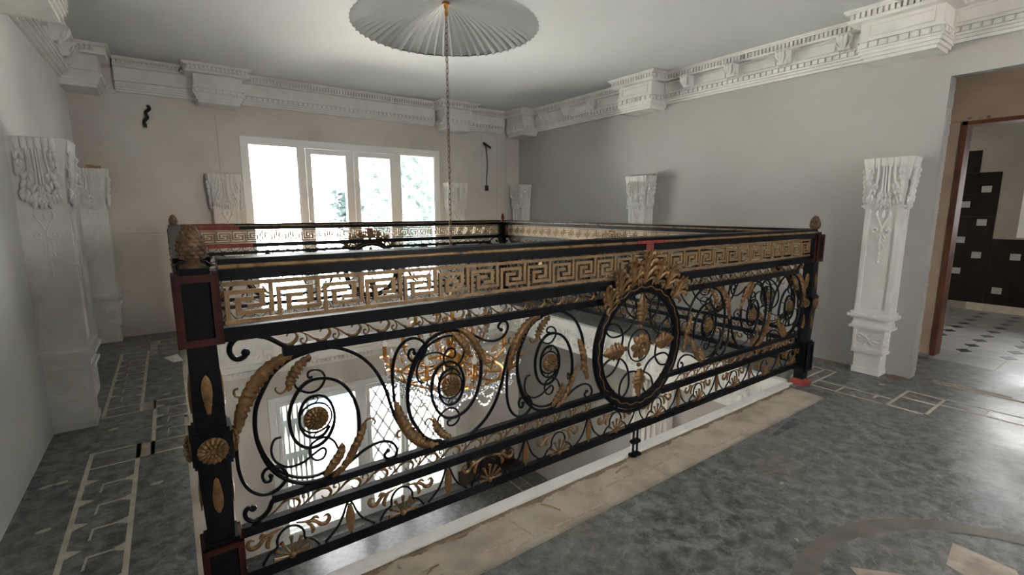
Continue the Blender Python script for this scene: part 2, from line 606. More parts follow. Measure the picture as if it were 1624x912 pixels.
obj('dark_smear', MB().prism([(2.82, -0.325), (2.95, -0.31), (3.10, -0.292), (3.19, -0.285), (3.20, -0.345), (3.10, -0.352), (2.95, -0.348), (2.84, -0.350)], 0.0, 0.0008, 'xy'), mat('dark_smear', (0.065, 0.074, 0.088), 0.6, 0, (0.16, 0.175, 0.19), 14), floor)

# round medallion in front of the camera
ring = MB()
n = 72
ro, ri = 0.85, 0.775
vs = []
for k in range(n):
    a = 2 * PI * k / n
    for rr in (ro, ri):
        vs.append((1.98 + rr * math.cos(a), -1.75 + rr * math.sin(a), 0.0015))
ring.add(vs, [(2 * k, 2 * k + 1, (2 * k + 3) % (2 * n), (2 * k + 2) % (2 * n)) for k in range(n)])
obj('ring_inlay', ring, INLAYD, floor)
for k in range(8):
    a = PI / 2 + 0.03 + k * PI / 4
    d, e = Vector((math.cos(a), math.sin(a))), Vector((-math.sin(a), math.cos(a)))
    q = Vector((1.98, -1.75))
    pts = [q + d * 0.30, q + d * 0.56 + e * 0.12, q + d * 0.70, q + d * 0.56 - e * 0.12]
    obj('star_inlay', MB().prism([(p.x, p.y) for p in pts], 0, 0.0015, 'xy'), PINK, floor)

# white lip of the opening and the underside
lip = MB()
for (x0, x1, y0, y1) in ((OX0 - 0.035, OX1 + 0.035, OY0 - 0.028, OY0), (OX0 - 0.035, OX1 + 0.035, OY1, OY1 + 0.04),
                         (OX0 - 0.035, OX0, OY0, OY1), (OX1, OX1 + 0.035, OY0, OY1)):
    lip.box(x0, x1, y0, y1, TH - 0.06, 0.004)
struct('trim_1', lip, STUCCO, 'white plaster lip around the edge of the floor opening')

# fascia of the well with pressed anthemion relief
fas = tag(empty('trim_2'), 'white fascia round the floor opening with shell reliefs', None, None, 'structure')
FZ0, FZ1 = ZS - 0.01, -0.075
fp = MB()
for z0, z1, d in ((ZS - 0.02, ZS + 0.03, 0.028), (-0.075, 0.0032, 0.030), (ZS + 0.03, -0.075, 0.006)):
    fp.box(OX0, OX1, OY0 - 0.01, OY0 + d, z0, z1)
    fp.box(OX0, OX1, OY1 - d, OY1 + 0.01, z0, z1)
    fp.box(OX0 - 0.01, OX0 + d, OY0, OY1, z0, z1)
    fp.box(OX1 - d, OX1 + 0.01, OY0, OY1, z0, z1)
obj('fascia_board', fp, STUCCO, fas)
shell = MB()
for k in range(-6, 7):
    a = PI / 2 + k * 0.215
    l = 0.085 * (1 - 0.012 * k * k)
    shell.lobe([(0.016 * math.cos(a), 0.016 * math.sin(a)), (0.6 * l * math.cos(a), 0.6 * l * math.sin(a)),
                (l * math.cos(a), l * math.sin(a))], 0.0068, 0.012, 4, 2)
shell.lathe([(0.020, 0), (0.020, 0.006), (0.010, 0.012)], 8, (0, 0, 0), Matrix.Rotation(PI / 2, 3, 'X'))
shell = shell.mesh('shell_relief')
lotus = MB()
lotus.lobe([(0, -0.03), (0, 0.03), (0, 0.075)], 0.012, 0.010, 4, 2)
for s in (-1, 1):
    lotus.lobe([(0, -0.035), (s * 0.022, 0.0), (s * 0.030, 0.045), (s * 0.05, 0.062)], 0.008, 0.008, 4, 3)
    lotus.lobe([(0, -0.045), (s * 0.03, -0.05), (s * 0.045, -0.025), (s * 0.03, -0.012)], 0.006, 0.007, 4, 3)
lotus = lotus.mesh('lotus_relief')
for (ox, oy, rz, ln) in ((OX0, OY1 - 0.006, 0, OX1 - OX0), (OX1 - 0.006, OY1, -PI / 2, OY1 - OY0), (OX0 + 0.006, OY0, PI / 2, OY1 - OY0)):
    k = int(ln / 0.15)
    for i in range(k):
        s = (i + 0.5) * ln / k
        px, py = ox + math.cos(rz) * s, oy + math.sin(rz) * s
        if i % 2 == 0:
            obj('shell_relief', shell, STUCCO, fas, (px, py, -0.250), (0, 0, rz), (1.35, 2.6, 1.5))
        else:
            obj('lotus_relief', lotus, STUCCO, fas, (px, py, -0.195), (0, 0, rz), (1.3, 2.4, 1.3))
# front side hangs the other way round
k = 24
for i in range(k):
    s = OX0 + (i + 0.5) * (OX1 - OX0) / k
    obj('shell_relief' if i % 2 == 0 else 'lotus_relief', shell if i % 2 == 0 else lotus, STUCCO, fas, (s, OY0 + 0.006, -0.225), (0, 0, PI), (1.1, 2.4, 1.2))

# ------------------------------------------------------------------ setting: walls, ceiling
# upper window and lower doors leave holes in the back wall
UW = (0.73, 3.27, 0.03, 2.195)
LD = (0.79, 3.46, ZF, -1.03)


def wall_xz(x0, x1, y0, y1, z0, z1, holes):
    """wall panel with rectangular holes (x0,x1,z0,z1) in it"""
    mb = MB()
    xs = sorted({x0, x1, *[h[0] for h in holes], *[h[1] for h in holes]})
    zs = sorted({z0, z1, *[h[2] for h in holes], *[h[3] for h in holes]})
    for i in range(len(xs) - 1):
        for j in range(len(zs) - 1):
            cx, cz = (xs[i] + xs[i + 1]) / 2, (zs[j] + zs[j + 1]) / 2
            if any(h[0] < cx < h[1] and h[2] < cz < h[3] for h in holes):
                continue
            mb.box(xs[i], xs[i + 1], y0, y1, zs[j], zs[j + 1])
    return mb


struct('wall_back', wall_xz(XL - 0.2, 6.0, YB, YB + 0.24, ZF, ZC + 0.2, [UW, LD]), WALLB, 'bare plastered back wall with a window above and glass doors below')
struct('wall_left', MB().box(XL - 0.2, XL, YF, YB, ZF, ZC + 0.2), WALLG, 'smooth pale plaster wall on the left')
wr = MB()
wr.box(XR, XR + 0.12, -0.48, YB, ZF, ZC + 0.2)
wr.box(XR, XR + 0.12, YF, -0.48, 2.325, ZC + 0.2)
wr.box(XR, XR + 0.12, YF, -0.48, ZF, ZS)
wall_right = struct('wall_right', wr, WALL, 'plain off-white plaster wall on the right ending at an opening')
# ragged plaster edge along the opening
random.seed(3)
edge = MB()
z = 0.05
while z < 2.31:
    h = random.uniform(0.008, 0.03)
    edge.box(XR + 0.02, XR + 0.12, -0.48 - random.uniform(0.001, 0.007), -0.478, z, min(z + h, 2.325))
    z += h
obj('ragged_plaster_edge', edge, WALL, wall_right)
wfront = wall_xz(XL - 0.2, 6.0, YF - 0.2, YF, ZF, ZC + 0.2, [(1.8, 3.0, 1.2, 2.3), (1.6, 2.0, -3.05, -0.65)])  # unseen openings on both floors, placed to let in light
struct('wall_front', wfront, WALL, 'wall behind the viewer with unseen openings added on both floors for light')

wall_back = bpy.data.objects['wall_back']
for (y, z0, z1) in ((2.29, 1.80, 2.47), (-0.19, 1.80, 2.45), (1.02, 0.2, 0.9)):
    obj('plaster_joint', MB().box(XR - 0.0008, XR, y - 0.002, y + 0.002, z0, z1), JOINT, wall_right)
obj('plaster_joint', MB().box(XR - 0.0008, XR, -0.06, 0.30, 1.125, 1.129), JOINT, wall_right)
obj('plaster_joint', MB().box(XR - 0.0008, XR, 0.10, 0.9, 0.02, 0.026), JOINT, wall_right)
for (x, z0, z1) in ((4.30, 0.6, 2.53), (4.47, 0.6, 2.53), (4.02, 1.75, 2.52), (0.50, 1.80, 2.42)):
    obj('plaster_joint', MB().box(x - 0.003, x + 0.003, YB - 0.0008, YB, z0, z1), JOINT, wall_back)
obj('plaster_joint', MB().box(-0.45, 0.05, YB - 0.0008, YB, 1.105, 1.109), JOINT, wall_back)

# ceiling with a round recess for the pleated dome
DX, DY, DR = 2.0, 2.18, 0.78
bm = bmesh.new()
outer = [bm.verts.new((x, y, ZC)) for x, y in ((XL - 0.2, YF - 0.2), (9.2, YF - 0.2), (9.2, YB + 0.24), (XL - 0.2, YB + 0.24))]
inner = [bm.verts.new((DX + 0.77 * math.cos(2 * PI * k / 64), DY + 0.77 * math.sin(2 * PI * k / 64), ZC)) for k in range(64)]
ed = [bm.edges.new((outer[i], outer[(i + 1) % 4])) for i in range(4)] + [bm.edges.new((inner[i], inner[(i + 1) % 64])) for i in range(64)]
bmesh.ops.triangle_fill(bm, use_beauty=True, use_dissolve=False, edges=ed)
bmesh.ops.recalc_face_normals(bm, faces=bm.faces)
me = bpy.data.meshes.new('ceiling')
bm.to_mesh(me)
bm.free()
ceil = struct('ceiling', me, CEIL, 'flat off-white painted ceiling')
me.materials.append(CEIL)
struct('roof', MB().box(XL - 0.4, 9.4, YF - 0.4, YB + 0.4, ZC + 0.35, ZC + 0.5), CONC, 'roof slab above the ceiling')
rim = MB()
for (x0, x1, y0, y1) in ((XL - 0.4, XL - 0.2, YF - 0.4, YB + 0.4), (9.2, 9.4, YF - 0.4, YB + 0.4), (XL - 0.4, 9.4, YF - 0.4, YF - 0.2), (XL - 0.4, 9.4, YB + 0.24, YB + 0.4)):
    rim.box(x0, x1, y0, y1, ZC, ZC + 0.35)
struct('roof_edge', rim, CONC, 'edge of the roof slab')

# pleated dome
NF = 56
dome = MB()
prof = [(0.03, 3.050), (0.12, 3.044), (0.22, 3.032), (0.32, 3.014), (0.42, 2.988), (0.52, 2.955), (0.62, 2.915), (0.70, 2.878), (0.75, 2.855), (DR, 2.846)]
STEP = 12
n = NF * STEP
vs = []
for rr, z in prof:
    for k in range(n):
        a = 2 * PI * k / n
        ph = (k % STEP) / STEP
        g = min(1.0, 2.6 * math.sin(PI * ph))                # round flutes, sharp ridges between them
        amp = 0.030 * min(1.0, rr / 0.5)
        r2 = rr + (0.020 * (g - 0.6) if rr > 0.74 else 0)
        vs.append((DX + r2 * math.cos(a), DY + r2 * math.sin(a), z + amp * g))
fs = []
for i in range(len(prof) - 1):
    for k in range(n):
        fs.append((i * n + k, i * n + (k + 1) % n, (i + 1) * n + (k + 1) % n, (i + 1) * n + k))
fs.append(tuple(range(n)))
dome.add(vs, fs)
dome.smooth = True
dm = tag(empty('ceiling_rose', (0, 0, 0)), 'large round pleated white plaster dome set in the ceiling above the well', 'ceiling rose')
obj('pleated_dome', dome, CEIL, dm)

# ------------------------------------------------------------------ cornices
# wall frame: s along the wall, d out of the wall into the room


def put(mb, wall, s0, s1, d0, d1, z0, z1):
    if wall == 'back':
        mb.box(s0, s1, YB - d1, YB - d0, z0, z1)
    elif wall == 'right':
        mb.box(XR - d1, XR - d0, s0, s1, z0, z1)
    else:
        mb.box(XL + d0, XL + d1, s0, s1, z0, z1)


PROF = [(2.842, ZC, 0.155), (2.832, 2.842, 0.140), (2.790, 2.832, 0.100), (2.772, 2.790, 0.125), (2.655, 2.772, 0.070),
        (2.640, 2.655, 0.090), (2.600, 2.640, 0.066), (2.585, 2.600, 0.075), (2.565, 2.585, 0.050), (2.545, 2.565, 0.025)]


def cornice(parent, wall, s0, s1, panels=None, name='cornice_moulding'):
    mb = MB()
    for z0, z1, d in PROF:
        put(mb, wall, s0, s1, 0, d, z0, z1)
    obj(name, mb, STUCCO, parent)
    dn = MB()
    k = max(2, int((s1 - s0) / 0.034))
    for i in range(k):
        s = s0 + (i + 0.5) * (s1 - s0) / k
        put(dn, wall, s - 0.0105, s + 0.0105, 0.09, 0.130, 2.791, 2.831)
    k = max(2, int((s1 - s0) / 0.055))
    for i in range(k):
        s = s0 + (i + 0.5) * (s1 - s0) / k
        put(dn, wall, s - 0.020, s + 0.020, 0.06, 0.082, 2.604, 2.637)
        put(dn, wall, s - 0.026, s - 0.023, 0.06, 0.088, 2.602, 2.638)
    tag(obj('dentil_course', dn, STUCCO, parent), kind='stuff')
    if panels:
        pm = MB()
        for a, b in panels:
            for (q0, q1, z0, z1) in ((a, b, 2.752, 2.762), (a, b, 2.668, 2.678), (a, a + 0.01, 2.678, 2.752), (b - 0.01, b, 2.678, 2.752)):
                put(pm, wall, q0, q1, 0.065, 0.082, z0, z1)
        obj('frieze_panel', pm, STUCCO, parent)


def block(parent, wall, c, w, dep, corner=0, panel=True):
    """entablature block breaking forward over a pilaster; c centre, w body width"""
    mb = MB()
    h = w / 2
    BP = [(2.842, ZC, 0.095), (2.832, 2.842, 0.082), (2.790, 2.832, 0.045), (2.765, 2.790, 0.068), (2.640, 2.765, 0.0),
          (2.625, 2.640, 0.014), (2.575, 2.625, 0.0), (2.560, 2.575, 0.010)]
    lo = c - h if corner != -1 else None
    for z0, z1, e in BP:
        a = c - h - (e if corner != -1 else 0)
        b = c + h + (e if corner != 1 else 0)
        put(mb, wall, a, b, 0, dep + e, z0, z1)
    # tapering foot
    for i, (z0, z1, e) in enumerate(((2.535, 2.560, 0.0), (2.510, 2.535, -0.012), (2.485, 2.510, -0.028))):
        put(mb, wall, c - h - e * (corner != -1), c + h + e * (corner != 1), 0, dep + e, z0, z1)
    o = obj('cornice_block', mb, STUCCO, parent)
    dn = MB()
    k = int((w + 0.12) / 0.036) - 2
    for i in range(k + 2):
        s = c - h - 0.06 + (i + 0.5) * (w + 0.12) / (k + 2)
        put(dn, wall, s - 0.011, s + 0.011, dep + 0.04, dep + 0.074, 2.791, 2.831)
    k2 = int(w / 0.062)
    for i in range(k2):
        s = c - h + (i + 0.5) * w / k2
        put(dn, wall, s - 0.023, s + 0.023, dep - 0.002, dep + 0.014, 2.580, 2.620)
        put(dn, wall, s - 0.030, s - 0.026, dep - 0.002, dep + 0.020, 2.578, 2.622)
    for sgn in (-1, 1):
        if corner == sgn:
            continue
        k = int(dep / 0.036)
        for i in range(k):
            d = (i + 0.5) * dep / k
            e = c + sgn * h
            put(dn, wall, min(e, e + sgn * 0.074), max(e, e + sgn * 0.074), d - 0.011, d + 0.011, 2.791, 2.831)
        k2 = max(1, int(dep / 0.062))
        for i in range(k2):
            d = (i + 0.5) * dep / k2
            e = c + sgn * h
            put(dn, wall, min(e, e + sgn * 0.014), max(e, e + sgn * 0.014), d - 0.023, d + 0.023, 2.580, 2.620)
    tag(obj('dentil_course', dn, STUCCO, o), kind='stuff')
    if panel:
        pm = MB()
        a, b = c - h + 0.05, c + h - 0.05
        for (q0, q1, z0, z1) in ((a, b, 2.735, 2.745), (a, b, 2.660, 2.670), (a, a + 0.012, 2.670, 2.735), (b - 0.012, b, 2.670, 2.735)):
            put(pm, wall, q0, q1, dep - 0.002, dep + 0.009, z0, z1)
        obj('block_panel', pm, STUCCO, o)


BLK = 0.29
tr = tag(empty('trim_3'), 'white dentil cornice of the right wall with leaf brackets', None, None, 'structure')
mods = [4.093, 3.596, 3.105, 1.681, 1.184, 0.69, 0.20]
for s0, s1 in ((2.48, 4.40), (0.02, 2.02), (YF, -0.46)):
    ms = sorted(m for m in mods if s0 < m < s1)
    pan = []
    q = s0 + 0.03
    for m in ms:
        pan.append((q, m - 0.085))
        q = m + 0.085
    pan.append((q, s1 - 0.03))
    cornice(tr, 'right', s0, s1, [p for p in pan if p[1] - p[0] > 0.06])
block(tr, 'right', 2.25, 0.47, BLK)
block(tr, 'right', -0.22, 0.50, BLK)
block(tr, 'right', 4.60, 0.42, BLK, 1, False)
# leaf bracket: scrolled console with an acanthus leaf on it (outward = -y in its own frame)
br = MB()
br.prism([(0.0, 0.130), (-0.095, 0.130), (-0.100, 0.110), (-0.085, 0.085), (-0.070, 0.060), (-0.062, 0.03), (-0.05, 0.008), (-0.02, 0.0), (0.0, 0.0)], -0.040, 0.040, 'yz')
brb = MB()
for s in (-1, 0, 1):
    brb.lobe([(s * 0.004, -0.062, 0.018), (s * 0.018, -0.085, 0.055), (s * 0.026, -0.104, 0.10), (s * 0.030, -0.108, 0.124)], 0.015, 0.010, 6, 3, N=(0, -1, 0))
for s in (-1, 1):
    brb.lobe([(s * 0.02, -0.06, 0.03), (s * 0.042, -0.07, 0.05), (s * 0.046, -0.085, 0.085), (s * 0.038, -0.09, 0.1)], 0.010, 0.010, 6, 3)
for i in range(5):
    brb.lathe([(0.004, 0), (0.0075, 0.004), (0.0075, 0.008), (0.003, 0.013)], 6, (-0.03 + i * 0.015, -0.045, -0.014))
br, brb = br.mesh('bracket_body'), brb.mesh('bracket_leaf')
for m in mods:
    b = obj('leaf_bracket', br, STUCCO, tr, (XR - 0.07, m, 2.650), (0, 0, -PI / 2), (1.1, 1.15, 0.92))
    obj('bracket_leaf', brb, STUCCO, b)

tb = tag(empty('trim_4'), 'white dentil cornice along the back wall', None, None, 'structure')
for s0, s1 in ((-0.35, 0.31), (0.76, 3.20), (3.72, 4.40)):
    cornice(tb, 'back', s0, s1)
block(tb, 'back', 0.535, 0.45, BLK, 0, False)
block(tb, 'back', 3.46, 0.45, BLK, 0, False)
tl = tag(empty('trim_5'), 'white cornice of the left wall with leaf brackets', None, None, 'structure')
cornice(tl, 'left', 2.60, 4.44)
cornice(tl, 'left', YF, 2.10)
block(tl, 'left', 2.34, 0.47, BLK)
block(tl, 'left', 4.66, 0.44, BLK, 1, False)
for m in (4.15, 3.70, 3.25, 2.85):
    b = obj('leaf_bracket', br, STUCCO, tl, (XL + 0.07, m, 2.650), (0, 0, PI / 2), (1.1, 1.15, 0.92))
    obj('bracket_leaf', brb, STUCCO, b)


# ------------------------------------------------------------------ upper window
def window_unit(name, x0, x1, z0, z1, yf, cells, label, pane_mats, fw=0.075, dep=0.07):
    """framed window in an xz opening; cells = (x0,x1,z0,z1,is_casement)"""
    w = tag(empty(name), label, None, None, 'structure')
    fr = wall_xz(x0 - 0.01, x1 + 0.01, yf, yf + dep, z0 - 0.01, z1 + 0.01, [c[:4] for c in cells])
    obj('window_frame', fr, WHITE, w)
    for c, pm in zip(cells, pane_mats):
        a, b, c0, c1, cas = c
        q0, q1, r0, r1 = a, b, c0, c1
        if cas:
            sm = wall_xz(a + 0.004, b - 0.004, yf - 0.014, yf + 0.045, c0 + 0.004, c1 - 0.004,
                         [(a + cas, b - cas, c0 + cas, c1 - cas)])
            sash = obj('casement_sash', sm, WHITE, w)
            q0, q1, r0, r1 = a + cas - 0.01, b - cas + 0.01, c0 + cas - 0.01, c1 - cas + 0.01
        bead = wall_xz(q0 - 0.002, q1 + 0.002, yf + 0.012, yf + 0.05, r0 - 0.002, r1 + 0.002, [(q0 + 0.014, q1 - 0.014, r0 + 0.014, r1 - 0.014)])
        obj('glazing_bead', bead, WHITE, w)
        obj('pane', MB().box(q0, q1, yf + 0.030, yf + 0.034, r0, r1), pm, w)
    return w


w1 = window_unit('window_1', *UW, YB - 0.015,
                 [(0.795, 1.345, 0.10, 2.128, 0), (1.425, 1.985, 0.10, 2.115, 0.068), (2.02, 2.585, 0.10, 2.115, 0.068), (2.67, 3.205, 0.10, 2.122, 0)],
                 'white framed four-light window in the upper back wall', [PANE, PANE, PANED, PANED])
obj('window_sill', MB().box(0.70, 3.30, YB - 0.06, YB + 0.06, 0.0, 0.028), STUCCO, w1)

# ------------------------------------------------------------------ lower hall
lf = MB().box(XL - 0.2, 6.0, YF, YB + 0.3, ZF - 0.2, ZF)
lower_floor = struct('floor_lower', lf, MARBLEL, 'polished grey marble floor of the hall below')
for (a, b, c, d) in ((4.19, 4.21, 1.0, 4.45), (4.40, 4.415, 1.0, 4.45), (4.21, 4.40, 4.15, 4.165), (4.21, 4.33, 3.98, 3.995), (4.21, 4.40, 3.80, 3.815), (4.30, 4.315, 3.82, 3.98)):
    obj('inlay_strip', MB().box(a, b, c, d, ZF, ZF + 0.002), INLAY, lower_floor)
w2 = window_unit('window_2', *LD, YB - 0.015,
                 [(0.86, 1.93, ZF + 0.06, -1.095, 0.055), (2.03, 2.585, ZF + 0.06, -1.095, 0.055), (2.585, 3.30, ZF + 0.06, -1.095, 0.055)],
                 'white framed glass doors and sidelight in the lower back wall', [PANE, PANE, PANE])
tr6 = tag(empty('trim_6'), 'white dentil cornice at the top of the lower walls', None, None, 'structure')
lc = MB()
ld = MB()
for z0, z1, d in ((-0.40, -0.34, 0.16), (-0.46, -0.40, 0.12), (-0.56, -0.46, 0.08), (-0.64, -0.585, 0.06), (-0.585, -0.56, 0.09), (-0.68, -0.64, 0.03)):
    lc.box(XL, XR, YB - d, YB, z0, z1).box(XR - d, XR, YF, YB, z0, z1).box(XL, XL + d, YF, YB, z0, z1)
for i in range(96):
    s = XL + (i + 0.5) * (XR - XL) / 96
    ld.box(s - 0.018, s + 0.018, YB - 0.085, YB - 0.05, -0.632, -0.592)
obj('cornice_moulding', lc, STUCCO, tr6)
tag(obj('dentil_course', ld, STUCCO, tr6), kind='stuff')
# fluted pilaster on the lower right wall
fp = tag(empty('fluted_pilaster', (XR, 2.0, ZF), -PI / 2), 'tall white fluted pilaster on the lower right wall seen below the ring', 'pilaster')
obj('shaft', MB().box(-0.29, 0.29, -0.06, 0, 0.25, 2.45), STUCCO, fp)
fm = MB()
for i in range(7):
    x = -0.24 + i * 0.08
    fm.box(x - 0.022, x + 0.022, -0.085, -0.055, 0.30, 2.35)
fl_me = MB().box(-0.022, 0.022, -0.085, -0.055, 0.30, 2.35).mesh('flute_rib')
for i in range(7):
    obj('flute_rib', fl_me, STUCCO, fp, (-0.24 + i * 0.08, 0, 0))
obj('base', MB().box(-0.33, 0.33, -0.10, 0, 0, 0.25), STUCCO, fp)
obj('capital', MB().frustum(0, -0.082, 2.45, 2.70, 0.29, 0.05, 0.35, 0.08), STUCCO, fp)
# dark stone steps by the back wall
st = tag(empty('stone_steps', (4.0, 4.70, ZF)), 'low dark brown stone steps against the lower back wall', 'steps')
obj('step', MB().box(-0.50, 0.52, -0.18, 0.17, 0, 0.17), mat('dark_brown_stone', (0.035, 0.022, 0.017), 0.5, 0, (0.06, 0.04, 0.03), 8), st)
obj('step', MB().box(-0.34, 0.52, 0.0, 0.17, 0.17, 0.34), bpy.data.materials['dark_brown_stone'], st)
# small black switch plates on the lower wall
for (x, z, nm) in ((4.35, -1.25, 'left'),):
    sp = tag(empty('wall_socket', (XR - 0.002, 3.55, -1.15), -PI / 2), 'small black socket box on the lower right wall', 'socket')
    obj('box', MB().box(-0.05, 0.05, -0.02, 0, -0.05, 0.05), CABLE, sp)
    for s in (-1, 1):
        obj('opening', MB().box(s * 0.022 - 0.014, s * 0.022 + 0.014, -0.023, -0.019, -0.016, 0.016), SHEET, sp)

# ------------------------------------------------------------------ outside
struct('ground_front', MB().box(-14, 24, -20, YF - 0.2, ZF - 0.25, ZF - 0.06), PATIO, 'pale terrace on the front side')
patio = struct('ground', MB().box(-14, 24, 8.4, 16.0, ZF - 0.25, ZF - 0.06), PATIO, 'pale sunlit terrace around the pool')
struct('ground_terrace', MB().box(-14, 24, YB + 0.3, 8.4, ZF - 0.25, ZF - 0.06), PATIOD, 'terrace outside the lower doors, toned dark to cut its glare and bounce')
struct('floor_bounce_slab', MB().box(0.2, 3.8, YB + 0.24, YB + 1.45, -0.16, -0.01), STUCCO, 'white slab added outside the upper window to bounce sun onto the ceiling')  # added slab that bounces sunlight up through the window
obj('door_step', MB().box(0.6, 3.7, YB + 0.24, YB + 0.75, ZF - 0.06, ZF - 0.01), PATIO, patio)
pc = tag(empty('swimming_pool', (3.4, 10.6, ZF - 0.06)), 'blue swimming pool beyond the terrace seen through the lower glass door', 'pool')
pp_ = cr([(-2.6, 1.2, 0), (-2.2, -0.6, 0), (-0.6, -1.15, 0), (0.6, -0.75, 0), (1.6, -1.0, 0), (2.8, -0.4, 0), (2.9, 1.4, 0), (1.2, 2.4, 0), (-1.2, 2.3, 0)], 5, True)
obj('water', MB().prism([(p.x, p.y) for p in pp_], 0.001, 0.006, 'xy'), WATER, pc)
obj('rim', MB().tube(pp_, 0.16, 0.03, 6, (0, 0, 1), True), PATIO, pc)
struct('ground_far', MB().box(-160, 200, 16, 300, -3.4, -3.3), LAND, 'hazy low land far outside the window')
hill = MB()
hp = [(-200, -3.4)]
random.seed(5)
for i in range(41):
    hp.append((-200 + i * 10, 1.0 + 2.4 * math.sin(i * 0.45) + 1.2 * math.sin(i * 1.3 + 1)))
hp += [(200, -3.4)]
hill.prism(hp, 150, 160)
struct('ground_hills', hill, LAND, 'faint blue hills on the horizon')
# white diamond lattice of the garden screen outside the doors
lat = tag(empty('lattice_screen', (2.7, YB + 0.42, ZF)), 'white diamond lattice screen outside the lower glass doors', 'screen')
lm = MB()
for i in range(-7, 8):
    x = i * 0.19
    for s in (-1, 1):
        a, b = Vector((x - s * 0.62, 0, 0.05)), Vector((x + s * 0.62, 0, 2.05))
        lo, hi = -0.70, 0.70
        d = b - a
        t0, t1 = 0.0, 1.0
        for (q) in (0,):
            if d.x > 0:
                t0, t1 = max(t0, (lo - a.x) / d.x), min(t1, (hi - a.x) / d.x)
            else:
                t0, t1 = max(t0, (hi - a.x) / d.x), min(t1, (lo - a.x) / d.x)
        if t1 - t0 > 0.05:
            bar = MB().tube([a + d * t0, a + d * t1], 0.022, 0.006, 4)
            bar.smooth = False
            obj('lattice_bar', bar, GALV, lat)
obj('screen_frame', wall_xz(-0.73, 0.73, -0.01, 0.01, 0.02, 2.08, [(-0.70, 0.70, 0.05, 2.05)]), GALV, lat)
# pale green shutter with rows of white pointed slats
sh = tag(empty('garden_shutter', (1.13, YB + 0.36, ZF)), 'pale green shutter with white pointed slats behind the left glass door', 'shutter')
obj('shutter_sheet', MB().box(-0.28, 0.22, 0.03, 0.05, 0.05, 2.05), SHUT, sh)
sl = MB().prism([(-0.018, 0.02), (0.018, 0.02), (0.022, 0.22), (0.0, 0.42), (-0.022, 0.22)], -0.01, 0.01).mesh('pointed_slat')
for j in range(4):
    for i in range(7):
        obj('pointed_slat', sl, WHITE, sh, (-0.24 + i * 0.066, 0.02, 0.10 + j * 0.49))


def tree(name, label, x, y, z0, h, crown, n, seed):
    random.seed(seed)
    t = tag(empty(name, (x, y, z0)), label, 'tree', 'trees outside the window')
    tm = MB().tube([(0, 0, 0), (0.05, 0, h * 0.3), (-0.05, 0.05, h * 0.7)], lambda s: 0.13 * (1 - 0.6 * s), None, 7, (0, 1, 0))
    for i in range(7):
        a = i * 0.9
        tm.tube([(0, 0, h * (0.3 + 0.05 * i)), (0.7 * math.cos(a), 0.7 * math.sin(a), h * (0.45 + 0.05 * i)), (1.3 * math.cos(a), 1.3 * math.sin(a), h * (0.55 + 0.05 * i))], lambda s: 0.045 * (1 - 0.7 * s), None, 5, (0, 1, 0))
    obj('trunk', tm, BARK, t)
    fm = MB()
    cl = []
    for i in range(46):
        a, b = random.uniform(0, 2 * PI), random.uniform(-1, 1)
        rr = random.uniform(0.45, 1.0)
        cl.append(Vector((crown[0] * rr * math.cos(a) * math.sqrt(1 - b * b), crown[1] * rr * math.sin(a) * math.sqrt(1 - b * b), h * 0.62 + crown[2] * rr * b)))
    vs, fs = [], []
    for i in range(n):
        c = random.choice(cl)
        p = c + Vector((random.gauss(0, 0.25), random.gauss(0, 0.25), random.gauss(0, 0.22)))
        s = random.uniform(0.10, 0.22)
        d = Vector((random.gauss(0, 1), random.gauss(0, 1), random.gauss(0, 0.7))).normalized()
        e = d.cross(Vector((random.gauss(0, 1), random.gauss(0, 1), random.gauss(0, 1)))).normalized() * s * 0.5
        d = d * s
        o = len(vs)
        vs += [p - d, p + e, p + d, p - e]
        fs.append((o, o + 1, o + 2, o + 3))
    fm.add(vs, fs)
    tag(obj('foliage', fm, LEAFM, t), kind='stuff')


tree('garden_tree', 'leafy blue-green tree outside the two right panes of the upper window', 8.3, 17.6, -3.3, 7.6, (2.6, 1.6, 2.6), 11000, 11)
tree('garden_tree', 'smaller leafy tree at the edge of the right-hand window pane', 14.0, 19.5, -3.3, 7.6, (2.0, 1.6, 2.6), 7000, 12)

# ------------------------------------------------------------------ corridor and washroom beyond the opening
cw = MB()
for (y0, y1, z0, z1) in ((-0.375, 0.5, 0, ZC), (-1.55, -0.375, 2.115, ZC), (YF, -1.55, 0, ZC)):
    cw.box(5.72, 5.86, y0, y1, z0, z1)
wc = struct('wall_corridor', cw, BRICK, 'raw brown rendered wall of the corridor around a doorway')
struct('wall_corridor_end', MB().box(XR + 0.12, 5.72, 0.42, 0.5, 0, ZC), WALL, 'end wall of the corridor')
dj = tag(empty('door_1'), 'rough red-brown wooden door lining in the raw doorway', None, None, 'structure')
obj('jamb', MB().box(5.705, 5.875, -0.405, -0.370, 0.0, 2.12), WOODR, dj)
obj('jamb', MB().box(5.705, 5.875, -1.555, -1.520, 0.0, 2.12), WOODR, dj)
obj('lintel', MB().box(5.705, 5.875, -1.555, -0.370, 2.085, 2.120), WOODR, dj)
random.seed(9)
rg = MB()
y = -1.55
while y < -0.38:
    w_ = random.uniform(0.02, 0.07)
    rg.box(5.70, 5.722, y, y + w_, 2.118, 2.118 + random.uniform(0.005, 0.03))
    y += w_
obj('torn_render_edge', rg, BRICK, dj)
wf = struct('floor_washroom', MB().box(5.60, 8.9, YF, 1.2, -0.02, 0.0), TILEW, 'pale tiled washroom floor with black lozenge insets')
dia = MB().prism([(-0.085, 0), (0, -0.06), (0.085, 0), (0, 0.06)], 0.0, 0.002, 'xy').mesh('black_inset')
for i in range(9):
    for j in range(5):
        obj('black_inset', dia, TILEK, wf, (6.17 + 0.307 * i, -0.205 - 0.312 * j, 0))
grout = MB()
